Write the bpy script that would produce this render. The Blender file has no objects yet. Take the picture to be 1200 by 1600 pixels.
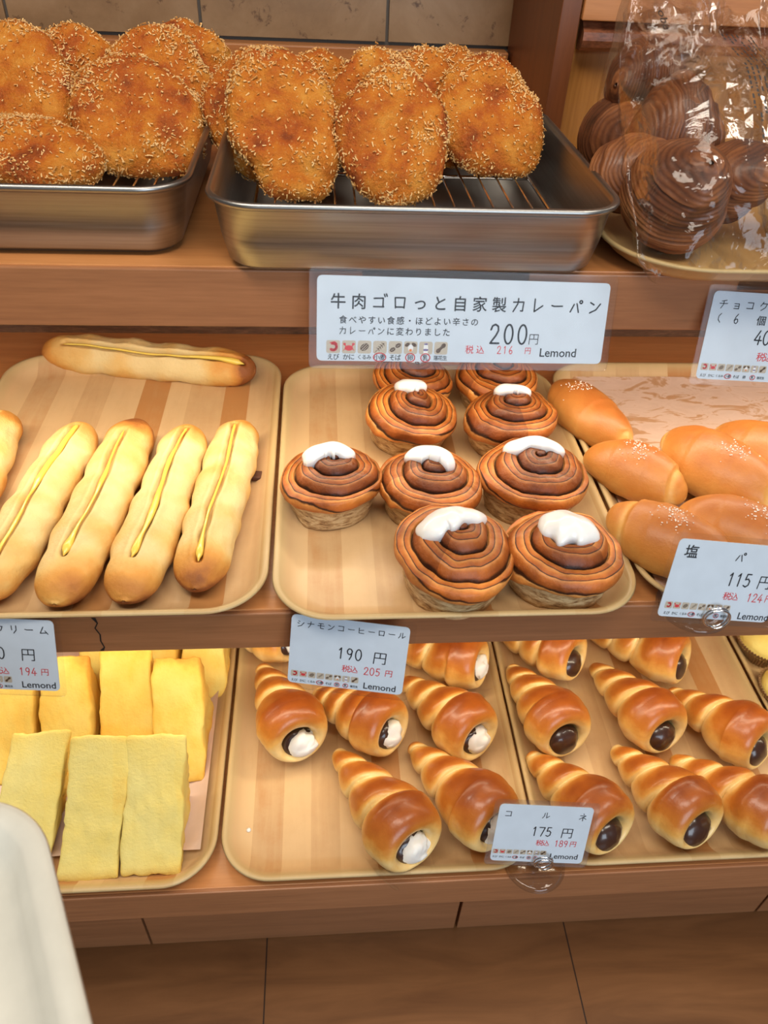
import bpy, bmesh, math, random
import numpy as np
from mathutils import Matrix, Vector

scene = bpy.context.scene
COL = scene.collection
# ------------------------------------------------------------------ camera
cam_data = bpy.data.cameras.new('camera')
cam = bpy.data.objects.new('camera', cam_data)
COL.objects.link(cam)
M3 = [[0.99684, 0.01117, -0.07864], [-0.06708, 0.6486, -0.75817], [0.04254, 0.76105, 0.6473]]
cam.matrix_world = Matrix.Translation((0, 0, 1.15)) @ Matrix(M3).to_4x4()
cam_data.sensor_fit = 'VERTICAL'
cam_data.sensor_height = 36.0
cam_data.sensor_width = 27.0
cam_data.lens = 1203.9 / 1600 * 36.0
cam_data.clip_start = 0.02
cam_data.dof.use_dof = True
cam_data.dof.focus_distance = 0.72
cam_data.dof.aperture_fstop = 9.0
scene.camera = cam
scene.view_settings.view_transform = 'Standard'
scene.view_settings.look = 'None'
scene.view_settings.gamma = 1.0
scene.view_settings.exposure = 0.16

# ------------------------------------------------------------------ light
world = bpy.data.worlds.new('world')
scene.world = world
world.use_nodes = True
bg = world.node_tree.nodes['Background']
bg.inputs[0].default_value = (0.95, 0.93, 0.92, 1)
bg.inputs[1].default_value = 0.11

def area(name, loc, target, sx, sy, power, color):
    ld = bpy.data.lights.new(name, 'AREA')
    ld.shape = 'RECTANGLE'; ld.size = sx; ld.size_y = sy
    ld.energy = power; ld.color = color
    o = bpy.data.objects.new(name, ld); COL.objects.link(o)
    o.location = loc
    o.rotation_euler = (Vector(target) - Vector(loc)).to_track_quat('-Z', 'Y').to_euler()
    return o
area('ceiling_lamp', (-0.3, -0.1, 2.5), (0.0, 0.6, 0.6), 1.6, 0.5, 27, (1.0, 0.90, 0.76))
area('ceiling_lamp', (1.1, 0.1, 2.5), (0.2, 0.6, 0.6), 0.5, 0.5, 10, (1.0, 0.90, 0.76))
area('shop_window', (0.9, -2.2, 1.5), (0.1, 0.6, 0.7), 1.6, 1.4, 40, (0.72, 0.86, 1.0))
area('led_strip_light', (0.1, 0.475, 0.617), (0.1, 0.60, 0.42), 1.6, 0.02, 2.5, (1.0, 0.87, 0.63))
area('led_strip_light', (0.1, 0.64, 0.842), (0.1, 0.62, 0.674), 1.6, 0.02, 2.4, (1.0, 0.89, 0.70))

# ------------------------------------------------------------------ levels
ZM, ZL, ZU = 0.6739, 0.3975, 0.9000          # tops of the middle, lower and upper shelf
YM, YL, YU = 0.432, 0.330, 0.588             # their front edges
WALL_Y, BACK_Y = 1.10, 0.915

# ------------------------------------------------------------------ helpers
def tag(o, label=None, cat=None, group=None, kind=None):
    if label: o['label'] = label
    if cat: o['category'] = cat
    if group: o['group'] = group
    if kind: o['kind'] = kind
    return o

def empty(name, loc, label, cat, group=None, rot=(0, 0, 0)):
    o = bpy.data.objects.new(name, None); COL.objects.link(o)
    o.empty_display_size = 0.02
    o.location = loc; o.rotation_euler = rot
    return tag(o, label, cat, group)

def link(name, me, mat=None, parent=None, loc=None, rot=None):
    o = bpy.data.objects.new(name, me); COL.objects.link(o)
    if mat is not None:
        for m in (mat if isinstance(mat, (list, tuple)) else [mat]): me.materials.append(m)
    if parent: o.parent = parent
    if loc is not None: o.location = loc
    if rot is not None: o.rotation_euler = rot
    return o

def mesh(name, V, F, smooth=True, attrs=None, mi=None):
    me = bpy.data.meshes.new(name)
    me.from_pydata([tuple(map(float, v)) for v in V], [], [tuple(map(int, f)) for f in F])
    if smooth: me.polygons.foreach_set('use_smooth', [True] * len(me.polygons))
    if mi is not None: me.polygons.foreach_set('material_index', list(mi))
    for k, a in (attrs or {}).items():
        at = me.attributes.new(k, 'FLOAT', 'POINT')
        at.data.foreach_set('value', np.asarray(a, dtype=np.float32))
    me.update()
    return me

def grid_faces(nu, nv, wu=False, wv=False, off=0):
    F = []
    for i in range(nu if wu else nu - 1):
        i2 = (i + 1) % nu
        for j in range(nv if wv else nv - 1):
            j2 = (j + 1) % nv
            F.append((off + i * nv + j, off + i2 * nv + j, off + i2 * nv + j2, off + i * nv + j2))
    return F

def fbm(P, freq, seed, octv=4, k=5):
    rs = np.random.RandomState(seed)
    P = np.asarray(P, float)
    out = np.zeros(len(P)); amp = 1.0; tot = 0
    for _ in range(octv):
        a = np.zeros(len(P))
        for _ in range(k):
            d = rs.normal(size=3); d /= np.linalg.norm(d)
            a += np.sin(P @ d * freq * 6.283 * rs.uniform(.6, 1.4) + rs.uniform(0, 6.283))
        out += amp * a / math.sqrt(k); tot += amp
        amp *= 0.5; freq *= 2.0
    return out / tot

def box_mesh(name, x0, x1, y0, y1, z0, z1, bev=0.0, seg=2):
    bm = bmesh.new()
    bmesh.ops.create_cube(bm, size=1.0)
    for v in bm.verts:
        v.co = ((x0 + x1) / 2 + v.co.x * (x1 - x0), (y0 + y1) / 2 + v.co.y * (y1 - y0), (z0 + z1) / 2 + v.co.z * (z1 - z0))
    if bev > 0:
        bmesh.ops.bevel(bm, geom=bm.edges[:], offset=bev, segments=seg, affect='EDGES', profile=0.5)
    me = bpy.data.meshes.new(name); bm.to_mesh(me); bm.free()
    return me

def rrect(w, d, r, n=10):
    r = max(0.0005, min(r, w / 2 - 1e-4, d / 2 - 1e-4))
    pts = []
    for cx, cy, a0 in ((w/2 - r, d/2 - r, 0), (-w/2 + r, d/2 - r, 90), (-w/2 + r, -d/2 + r, 180), (w/2 - r, -d/2 + r, 270)):
        for i in range(n):
            a = math.radians(a0 + 90 * i / (n - 1))
            pts.append((cx + r * math.cos(a), cy + r * math.sin(a)))
    return np.array(pts)

def rloft(name, w, d, r, rings, n=10, smooth=True):
    """rounded-rectangle loft; rings = [(inset, z)], closed at both ends by a face"""
    V = []; m = 4 * n
    for ins, z in rings:
        p = rrect(w - 2 * ins, d - 2 * ins, max(r - ins, 0.004), n)
        V += [(x, y, z) for x, y in p]
    F = grid_faces(len(rings), m, False, True)
    F.append(tuple(range(m))[::-1]); k = (len(rings) - 1) * m
    F.append(tuple(range(k, k + m)))
    me = mesh(name, V, F, smooth)
    bm = bmesh.new(); bm.from_mesh(me); bmesh.ops.recalc_face_normals(bm, faces=bm.faces[:]); bm.to_mesh(me); bm.free()
    return me

def tube(path, rad, n=8, closed=False):
    P = np.asarray(path, float); N = len(P)
    R = np.full(N, rad) if np.isscalar(rad) else np.asarray(rad)
    if closed: T = np.roll(P, -1, 0) - np.roll(P, 1, 0)
    else: T = np.gradient(P, axis=0)
    T /= np.linalg.norm(T, axis=1)[:, None] + 1e-12
    up = np.array([0.0, 0.0, 1.0]) if abs(T[0][2]) < 0.9 else np.array([1.0, 0, 0])
    V = []
    u = np.cross(T[0], up); u /= np.linalg.norm(u)
    for i in range(N):
        u = u - T[i] * (u @ T[i]); u /= np.linalg.norm(u) + 1e-12
        w = np.cross(T[i], u)
        for j in range(n):
            a = 2 * math.pi * j / n
            V.append(P[i] + R[i] * (math.cos(a) * u + math.sin(a) * w))
    F = grid_faces(N, n, closed, True)
    if not closed:
        F.append(tuple(range(n))); F.append(tuple(range((N - 1) * n, N * n))[::-1])
    return V, F

def merge(parts):
    V = []; F = []
    for v, f in parts:
        o = len(V); V += [tuple(x) for x in v]; F += [tuple(i + o for i in q) for q in f]
    return V, F

# ------------------------------------------------------------------ materials
def new_mat(name):
    m = bpy.data.materials.new(name); m.use_nodes = True
    nt = m.node_tree
    return m, nt, nt.nodes['Principled BSDF']

def nd(nt, typ, **kw):
    n = nt.nodes.new(typ)
    for k, v in kw.items(): setattr(n, k, v)
    return n

def ramp(nt, stops):
    n = nt.nodes.new('ShaderNodeValToRGB')
    el = n.color_ramp.elements
    while len(el) > 1: el.remove(el[-1])
    el[0].position = stops[0][0]; el[0].color = (*stops[0][1], 1)
    for p, c in stops[1:]:
        e = el.new(p); e.color = (*c, 1)
    return n

def coords(nt, scale=(1, 1, 1), rot=(0, 0, 0)):
    tc = nt.nodes.new('ShaderNodeTexCoord'); mp = nt.nodes.new('ShaderNodeMapping')
    mp.inputs['Scale'].default_value = scale; mp.inputs['Rotation'].default_value = rot
    nt.links.new(tc.outputs['Object'], mp.inputs['Vector'])
    return mp.outputs['Vector']

def noise(nt, vec, scale, detail=4, rough=0.55, dist=0.0):
    n = nt.nodes.new('ShaderNodeTexNoise')
    n.inputs['Scale'].default_value = scale; n.inputs['Detail'].default_value = detail
    n.inputs['Roughness'].default_value = rough; n.inputs['Distortion'].default_value = dist
    nt.links.new(vec, n.inputs['Vector'])
    return n.outputs['Fac']

def math_n(nt, op, a, b=None, clamp=False):
    n = nt.nodes.new('ShaderNodeMath'); n.operation = op; n.use_clamp = clamp
    for i, v in enumerate((a, b)):
        if v is None: continue
        if isinstance(v, (int, float)): n.inputs[i].default_value = v
        else: nt.links.new(v, n.inputs[i])
    return n.outputs[0]

def bump(nt, bsdf, h, strength, dist=0.001):
    b = nt.nodes.new('ShaderNodeBump'); b.inputs['Strength'].default_value = strength; b.inputs['Distance'].default_value = dist
    nt.links.new(h, b.inputs['Height']); nt.links.new(b.outputs[0], bsdf.inputs['Normal'])

def setp(b, rough=0.5, metal=0.0, coat=0.0, coat_r=0.1, spec=0.5, sss=0.0, sss_col=None, sheen=0):
    b.inputs['Roughness'].default_value = rough; b.inputs['Metallic'].default_value = metal
    b.inputs['Coat Weight'].default_value = coat; b.inputs['Coat Roughness'].default_value = coat_r
    b.inputs['Specular IOR Level'].default_value = spec
    if sss:
        b.inputs['Subsurface Weight'].default_value = sss
        b.inputs['Subsurface Radius'].default_value = (0.006, 0.003, 0.0015)
        b.inputs['Subsurface Scale'].default_value = 0.6

def plain(name, col, rough=0.5, **kw):
    m, nt, b = new_mat(name); setp(b, rough, **kw)
    n = noise(nt, coords(nt), 60, 3)
    r = ramp(nt, [(0.3, tuple(c * 0.93 for c in col)), (0.7, col)])
    nt.links.new(n, r.inputs[0]); nt.links.new(r.outputs[0], b.inputs['Base Color'])
    return m

def wood(name, cols, scale, rough=0.35, coat=0.15, bstr=0.05, fine=60):
    m, nt, b = new_mat(name); setp(b, rough, coat=coat, coat_r=0.25)
    v = coords(nt, scale)
    n1 = noise(nt, v, 1.0, 5, 0.6, 0.6); n2 = noise(nt, v, 7.0, 4, 0.6)
    mix = math_n(nt, 'ADD', math_n(nt, 'MULTIPLY', n1, 0.6), math_n(nt, 'MULTIPLY', n2, 0.4))
    r = ramp(nt, [(0.32, cols[0]), (0.5, cols[1]), (0.68, cols[2])])
    nt.links.new(mix, r.inputs[0]); nt.links.new(r.outputs[0], b.inputs['Base Color'])
    bump(nt, b, n2, bstr, 0.0005)
    return m

def bread(name, stops, attr='brown', nscale=90, namp=0.25, rough=0.5, coat=0.0, bstr=0.25, bscale=350, bdist=0.0008, sss=0.08, coat_r=0.2):
    m, nt, b = new_mat(name); setp(b, rough, coat=coat, coat_r=coat_r, sss=sss, spec=0.4)
    at = nt.nodes.new('ShaderNodeAttribute'); at.attribute_name = attr
    v = coords(nt)
    n1 = noise(nt, v, nscale, 5, 0.6)
    val = math_n(nt, 'ADD', at.outputs['Fac'], math_n(nt, 'MULTIPLY', math_n(nt, 'SUBTRACT', n1, 0.5), namp * 2))
    r = ramp(nt, stops)
    nt.links.new(val, r.inputs[0]); nt.links.new(r.outputs[0], b.inputs['Base Color'])
    bump(nt, b, noise(nt, v, bscale, 5, 0.65), bstr, bdist)
    return m

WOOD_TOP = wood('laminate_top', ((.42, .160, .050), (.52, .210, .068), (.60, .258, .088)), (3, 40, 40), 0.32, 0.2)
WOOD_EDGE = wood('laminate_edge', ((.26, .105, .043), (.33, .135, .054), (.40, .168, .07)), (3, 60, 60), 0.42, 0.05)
WOOD_DARK = wood('dark_panel', ((.13, .038, .012), (.17, .052, .016), (.21, .066, .02)), (40, 40, 3), 0.4, 0.1)
WOOD_GOLD = wood('golden_panel', ((.36, .15, .035), (.46, .205, .05), (.55, .26, .07)), (55, 55, 3), 0.35, 0.2)
WOOD_RAW = wood('raw_edge', ((.06, .025, .01), (.12, .05, .02), (.22, .10, .045)), (14, 60, 90), 0.8, 0.0, 0.3)
WOOD_MOULD = wood('worn_moulding', ((.10, .03, .012), (.27, .09, .04), (.42, .17, .08)), (25, 60, 60), 0.4, 0.2, 0.3)
DARKGAP = plain('dark_gap', (.015, .008, .005), 0.9)

def make_floor_mat():
    m, nt, b = new_mat('floor_boards'); setp(b, 0.33, coat=0.1, coat_r=0.3)
    v = coords(nt, (30, 3, 3)); n = noise(nt, coords(nt, (4, 26, 4)), 1.0, 6, 0.6, 0.8)
    r = ramp(nt, [(0.3, (.16, .064, .022)), (0.5, (.22, .092, .032)), (0.72, (.29, .125, .046))])
    nt.links.new(n, r.inputs[0])
    tc = nt.nodes.new('ShaderNodeTexCoord'); sp = nt.nodes.new('ShaderNodeSeparateXYZ')
    nt.links.new(tc.outputs['Object'], sp.inputs[0])
    fx = math_n(nt, 'FRACT', math_n(nt, 'DIVIDE', math_n(nt, 'ADD', sp.outputs[0], 4.2 + 0.085), 0.42))
    ln = math_n(nt, 'LESS_THAN', math_n(nt, 'ABSOLUTE', math_n(nt, 'SUBTRACT', fx, 0.0015)), 0.0028)
    mix = nd(nt, 'ShaderNodeMix', data_type='RGBA')
    nt.links.new(ln, mix.inputs['Factor']); nt.links.new(r.outputs[0], mix.inputs['A'])
    mix.inputs['B'].default_value = (.02, .012, .01, 1)
    nt.links.new(mix.outputs['Result'], b.inputs['Base Color'])
    return m
FLOOR = make_floor_mat()

def make_tile_mat():
    m, nt, b = new_mat('stone_tile'); setp(b, 0.45)
    v = coords(nt)
    n = noise(nt, v, 9, 6, 0.65, 0.4); n2 = noise(nt, v, 48, 5, 0.7, 0.3)
    r = ramp(nt, [(0.3, (.28, .16, .072)), (0.5, (.39, .235, .112)), (0.7, (.48, .31, .165))])
    nt.links.new(n, r.inputs[0])
    r2 = ramp(nt, [(0.33, (1, 1, 1)), (0.41, (0, 0, 0))]); nt.links.new(n2, r2.inputs[0])
    mx = nd(nt, 'ShaderNodeMix', data_type='RGBA')
    nt.links.new(r2.outputs[0], mx.inputs['Factor']); nt.links.new(r.outputs[0], mx.inputs['A'])
    mx.inputs['B'].default_value = (.16, .085, .04, 1)
    nt.links.new(mx.outputs['Result'], b.inputs['Base Color'])
    bump(nt, b, n2, 0.3, 0.001)
    return m
TILE = make_tile_mat()
GROUT = plain('grout', (.16, .135, .11), 0.9)

def make_tray_mat(name, base, stripe, seed):
    m, nt, b = new_mat(name); setp(b, 0.42, coat=0.10, coat_r=0.2, spec=0.35)
    tc = nt.nodes.new('ShaderNodeTexCoord'); sp = nt.nodes.new('ShaderNodeSeparateXYZ')
    nt.links.new(tc.outputs['Object'], sp.inputs[0])
    cb = nt.nodes.new('ShaderNodeCombineXYZ'); nt.links.new(math_n(nt, 'ADD', sp.outputs[0], seed), cb.inputs[0])
    st = nd(nt, 'ShaderNodeTexVoronoi', voronoi_dimensions='1D')
    st.inputs['Scale'].default_value = 34
    nt.links.new(math_n(nt, 'ADD', sp.outputs[0], seed), st.inputs['W'])
    sc = nt.nodes.new('ShaderNodeSeparateColor'); nt.links.new(st.outputs['Color'], sc.inputs[0])
    n = noise(nt, coords(nt, (90, 9, 9)), 1.0, 6, 0.65, 0.5)
    blot = noise(nt, coords(nt), 45, 6, 0.7)
    val = math_n(nt, 'ADD', math_n(nt, 'MULTIPLY', sc.outputs[0], 0.80), math_n(nt, 'ADD', math_n(nt, 'MULTIPLY', n, 0.42), math_n(nt, 'MULTIPLY', blot, 0.34)))
    r = ramp(nt, [(0.42, tuple(min(1, 1.12 * a) for a in base)), (0.72, tuple(0.75 * a + 0.25 * c for a, c in zip(base, stripe))), (0.86, tuple(0.3 * a + 0.7 * c for a, c in zip(base, stripe))), (1.15 / 1.15, stripe)])
    nt.links.new(val, r.inputs[0])
    # pale worn rim: height above the tray floor
    rim = nd(nt, 'ShaderNodeMapRange'); rim.inputs['From Min'].default_value = 0.010; rim.inputs['From Max'].default_value = 0.0175
    nt.links.new(sp.outputs[2], rim.inputs['Value'])
    mx = nd(nt, 'ShaderNodeMix', data_type='RGBA')
    nt.links.new(math_n(nt, 'MULTIPLY', rim.outputs[0], 0.75), mx.inputs['Factor'])
    nt.links.new(r.outputs[0], mx.inputs['A']); mx.inputs['B'].default_value = (.48, .35, .165, 1)
    nt.links.new(mx.outputs['Result'], b.inputs['Base Color'])
    return m
TRAY = make_tray_mat('wood_print_tray', (.54, .36, .185), (.44, .205, .07), 3.0)
TRAY_B = make_tray_mat('pale_wood_tray', (.55, .36, .155), (.48, .28, .10), 7.0)

def make_steel():
    m, nt, b = new_mat('brushed_steel'); setp(b, 0.38, metal=1.0)
    n = noise(nt, coords(nt, (3, 3, 160)), 3.0, 4, 0.6)
    r = ramp(nt, [(0.3, (.30, .29, .275)), (0.7, (.40, .39, .375))]); nt.links.new(n, r.inputs[0])
    nt.links.new(r.outputs[0], b.inputs['Base Color'])
    rr = nd(nt, 'ShaderNodeMapRange'); rr.inputs['To Min'].default_value = 0.30; rr.inputs['To Max'].default_value = 0.42
    nt.links.new(n, rr.inputs['Value']); nt.links.new(rr.outputs[0], b.inputs['Roughness'])
    return m
STEEL = make_steel()
CHROME = plain('chrome_wire', (.75, .75, .76), 0.12, metal=1.0)
CRUST = bread('curry_crust', [(0.0, (.66, .28, .035)), (0.33, (.56, .165, .008)), (0.60, (.43, .088, .004)), (0.88, (.20, .034, .002))],
              nscale=75, namp=0.5, rough=0.6, bstr=0.9, bscale=330, bdist=0.003, sss=0.0)
_nt = CRUST.node_tree; _b = _nt.nodes['Principled BSDF']; _src = _b.inputs['Base Color'].links[0].from_socket
_sp = ramp(_nt, [(0.60, (0, 0, 0)), (0.68, (1, 1, 1))]); _nt.links.new(noise(_nt, coords(_nt), 520, 3, 0.6, 0.5), _sp.inputs[0])
_mx = nd(_nt, 'ShaderNodeMix', data_type='RGBA'); _nt.links.new(math_n(_nt, 'MULTIPLY', _sp.outputs[0], 0.32), _mx.inputs['Factor'])
_nt.links.new(_src, _mx.inputs['A']); _mx.inputs['B'].default_value = (.78, .44, .13, 1); _nt.links.new(_mx.outputs['Result'], _b.inputs['Base Color'])
CRUMB = plain('panko', (.80, .50, .20), 0.6)
CRUMB_D = plain('panko_toasted', (.60, .27, .06), 0.6)
STICK = bread('pale_stick_crust', [(0.0, (.74, .55, .25)), (0.30, (.71, .44, .14)), (0.58, (.64, .29, .055)), (0.85, (.47, .17, .03)), (1.0, (.25, .075, .015))],
              nscale=38, namp=0.30, rough=0.6, bstr=0.55, bscale=230, bdist=0.002, sss=0.03)
CUSTARD = plain('custard_cream', (.86, .60, .10), 0.25, coat=0.3)
BURNT = plain('burnt_crust', (.09, .03, .012), 0.7)
ROLLGOLD = bread('salt_roll_crust', [(0.0, (.80, .56, .24)), (0.3, (.70, .38, .10)), (0.65, (.56, .22, .045)), (1.0, (.40, .12, .022))],
                 nscale=45, namp=0.22, rough=0.42, coat=0.15, coat_r=0.3, bstr=0.35, bscale=330, bdist=0.0012, sss=0.03)
SALT = plain('salt_grains', (.9, .82, .74), 0.3)
CORN = bread('cornet_crust', [(0.0, (.80, .56, .23)), (0.2, (.72, .38, .09)), (0.45, (.50, .165, .022)), (0.75, (.34, .082, .010)), (1.0, (.23, .048, .007))],
             nscale=55, namp=0.22, rough=0.36, coat=0.3, coat_r=0.2, bstr=0.35, bscale=140, bdist=0.0014, sss=0.03)
CHOC = plain('chocolate_cream', (.045, .017, .010), 0.28, coat=0.4)
WHIP = plain('white_cream', (.85, .82, .77), 0.45, sss=0.1)
ICING = plain('white_icing', (.88, .87, .85), 0.28, coat=0.25, sss=0.1)
CAKE = bread('yellow_sponge', [(0.0, (.74, .62, .22)), (0.4, (.76, .58, .15)), (0.7, (.78, .46, .07)), (1.0, (.58, .22, .02))],
             nscale=45, namp=0.26, rough=0.8, bstr=0.5, bscale=330, bdist=0.0016, sss=0.04)
PLASTIC = plain('white_plastic', (.64, .63, .56), 0.3, coat=0.3)
PASTRY = bread('chocolate_croissant', [(0.0, (.50, .22, .085)), (0.35, (.30, .11, .04)), (0.65, (.15, .05, .02)), (1.0, (.05, .018, .009))],
               nscale=70, namp=0.2, rough=0.45, coat=0.2, bstr=0.5, bscale=260)
CUP = plain('pleated_cup', (.30, .17, .07), 0.7)

def make_cinnamon():
    m, nt, b = new_mat('cinnamon_roll_crust'); setp(b, 0.45, coat=0.12, coat_r=0.25, spec=0.35)
    q = nt.nodes.new('ShaderNodeAttribute'); q.attribute_name = 'turn'
    s = nt.nodes.new('ShaderNodeAttribute'); s.attribute_name = 'side'
    v = coords(nt)
    n = noise(nt, v, 70, 5, 0.6); nb = noise(nt, v, 28, 4, 0.6)
    ph = math_n(nt, 'FRACT', math_n(nt, 'ADD', q.outputs['Fac'], math_n(nt, 'MULTIPLY', n, 0.07)))
    r = ramp(nt, [(0.0, (.03, .009, .003)), (0.03, (.04, .012, .004)), (0.05, (.62, .34, .12)), (0.085, (.55, .25, .065)), (0.20, (.46, .165, .03)), (0.305, (.34, .10, .016)),
                  (0.325, (.035, .011, .004)), (0.345, (.05, .015, .005)), (0.365, (.56, .28, .085)), (0.50, (.42, .145, .026)), (0.62, (.33, .095, .016)),
                  (0.645, (.035, .011, .004)), (0.665, (.05, .015, .005)), (0.685, (.52, .24, .07)), (0.82, (.36, .115, .02)), (0.965, (.22, .06, .010)), (1.0, (.03, .009, .003))])
    nt.links.new(ph, r.inputs[0])
    r2 = ramp(nt, [(0.36, (.16, .075, .03)), (0.46, (.44, .27, .12)), (0.58, (.66, .49, .27))])
    ns = noise(nt, coords(nt, (1, 1, 3)), 75, 6, 0.7, 0.5); nt.links.new(ns, r2.inputs[0])
    tone = nd(nt, 'ShaderNodeMix', data_type='RGBA', blend_type='MULTIPLY'); tone.inputs['Factor'].default_value = 1.0
    r3 = ramp(nt, [(0.35, (.50, .40, .34)), (0.65, (1.15, 1.05, 1.0))]); nt.links.new(nb, r3.inputs[0])
    nt.links.new(r.outputs[0], tone.inputs['A']); nt.links.new(r3.outputs[0], tone.inputs['B'])
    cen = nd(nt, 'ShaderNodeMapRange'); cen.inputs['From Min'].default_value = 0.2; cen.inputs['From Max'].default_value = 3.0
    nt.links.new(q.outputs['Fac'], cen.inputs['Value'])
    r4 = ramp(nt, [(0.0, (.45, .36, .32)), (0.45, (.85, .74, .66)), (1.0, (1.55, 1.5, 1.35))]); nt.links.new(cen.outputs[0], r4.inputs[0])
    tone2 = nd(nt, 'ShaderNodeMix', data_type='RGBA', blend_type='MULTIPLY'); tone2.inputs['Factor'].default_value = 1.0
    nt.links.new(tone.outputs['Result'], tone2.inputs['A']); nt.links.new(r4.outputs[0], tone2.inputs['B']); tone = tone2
    mx = nd(nt, 'ShaderNodeMix', data_type='RGBA')
    nt.links.new(s.outputs['Fac'], mx.inputs['Factor']); nt.links.new(tone.outputs['Result'], mx.inputs['A']); nt.links.new(r2.outputs[0], mx.inputs['B'])
    nt.links.new(mx.outputs['Result'], b.inputs['Base Color'])
    bump(nt, b, noise(nt, v, 200, 5, 0.65), 0.6, 0.0018)
    return m
CINN = make_cinnamon()

def film(name, fac=0.06, tint=(.97, .97, .97), rough=0.05, bstr=0.0, bscale=40, fmul=0.5):
    m = bpy.data.materials.new(name); m.use_nodes = True
    nt = m.node_tree; nt.nodes.clear()
    out = nt.nodes.new('ShaderNodeOutputMaterial'); mix = nt.nodes.new('ShaderNodeMixShader')
    tr = nt.nodes.new('ShaderNodeBsdfTransparent'); gl = nt.nodes.new('ShaderNodeBsdfGlossy')
    tr.inputs[0].default_value = (*tint, 1); gl.inputs['Roughness'].default_value = rough
    fr = nt.nodes.new('ShaderNodeFresnel'); fr.inputs['IOR'].default_value = 1.5
    f = math_n(nt, 'ADD', math_n(nt, 'MULTIPLY', fr.outputs[0], fmul), fac, True)
    f = math_n(nt, 'MINIMUM', f, 0.32)
    nt.links.new(f, mix.inputs[0]); nt.links.new(tr.outputs[0], mix.inputs[1]); nt.links.new(gl.outputs[0], mix.inputs[2])
    if bstr:
        b = nt.nodes.new('ShaderNodeBump'); b.inputs['Strength'].default_value = bstr; b.inputs['Distance'].default_value = 0.004
        v = coords(nt); n = noise(nt, v, bscale, 3, 0.5, 1.5)
        nt.links.new(n, b.inputs['Height'])
        for x in (gl, fr): nt.links.new(b.outputs[0], x.inputs['Normal'])
    nt.links.new(mix.outputs[0], out.inputs[0])
    return m
SLEEVE = film('laminate_sleeve', 0.0, (.975, .975, .975), 0.10, 0, 40, .28)
BAGFILM = film('bag_film', 0.012, (.97, .965, .96), 0.07, 0.35, 40, .55)
FOLD = film('folded_film', 0.06, (.95, .945, .94), 0.08, 0.25, 60, .7)
WRAP = film('cornet_film', 0.02, (.98, .98, .98), 0.04, 0, 40, .8)
TAPE = film('clear_tape', 0.03, (.50, .48, .46), 0.25)
CLEAR = film('clear_plastic', 0.02, (.90, .90, .90), 0.06)
PAPER = plain('card_paper', (.62, .69, .77), 0.6)
INK = plain('black_ink', (.012, .012, .018), 0.6)
RED = plain('red_ink', (.62, .035, .045), 0.6)
REDRING = plain('red_ring', (.55, .03, .03), 0.6)
BEIGE = plain('icon_beige', (.52, .45, .36), 0.6)
BROWN = plain('icon_brown', (.10, .055, .03), 0.6)
WHITE = plain('icon_white', (.8, .8, .8), 0.6)
ORANGE = plain('icon_orange', (.75, .22, .04), 0.6)
PURPLE = plain('icon_purple', (.16, .12, .28), 0.6)
PRINT = plain('bag_print', (.035, .03, .03), 0.6)

def make_parchment():
    m, nt, b = new_mat('oily_parchment'); setp(b, 0.5)
    n = noise(nt, coords(nt, (1, 2.2, 1), (0, 0, 0.6)), 26, 6, 0.62, 1.0)
    r = ramp(nt, [(0.38, (.62, .43, .33)), (0.52, (.66, .47, .37)), (0.58, (.50, .28, .15)), (0.75, (.45, .23, .11))])
    nt.links.new(n, r.inputs[0]); nt.links.new(r.outputs[0], b.inputs['Base Color'])
    return m
PARCH = make_parchment()
PARCH2 = plain('plain_parchment', (.68, .50, .42), 0.5)

# ------------------------------------------------------------------ lettering glyphs (made before the scene fills up)
GL = {}
def glyph(s):
    if s in GL: return GL[s]
    cu = bpy.data.curves.new('g', 'FONT'); cu.body = s; cu.size = 1.0; cu.resolution_u = 3
    o = bpy.data.objects.new('g', cu); COL.objects.link(o)
    dg = bpy.context.evaluated_depsgraph_get()
    me = bpy.data.meshes.new_from_object(o.evaluated_get(dg))
    V = np.array([v.co[:2] for v in me.vertices]).reshape(-1, 2); F = [tuple(p.vertices) for p in me.polygons]
    bpy.data.objects.remove(o); bpy.data.curves.remove(cu); bpy.data.meshes.remove(me)
    GL[s] = (V, F)
    return GL[s]
for ch in '牛肉っと自家製食べやすい感・ほどよい辛さのに変わりました税込えびかにくるみ小麦そば卵乳落花生塩個入':
    glyph(ch)
glyph('Lemond'); glyph('obe')

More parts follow.
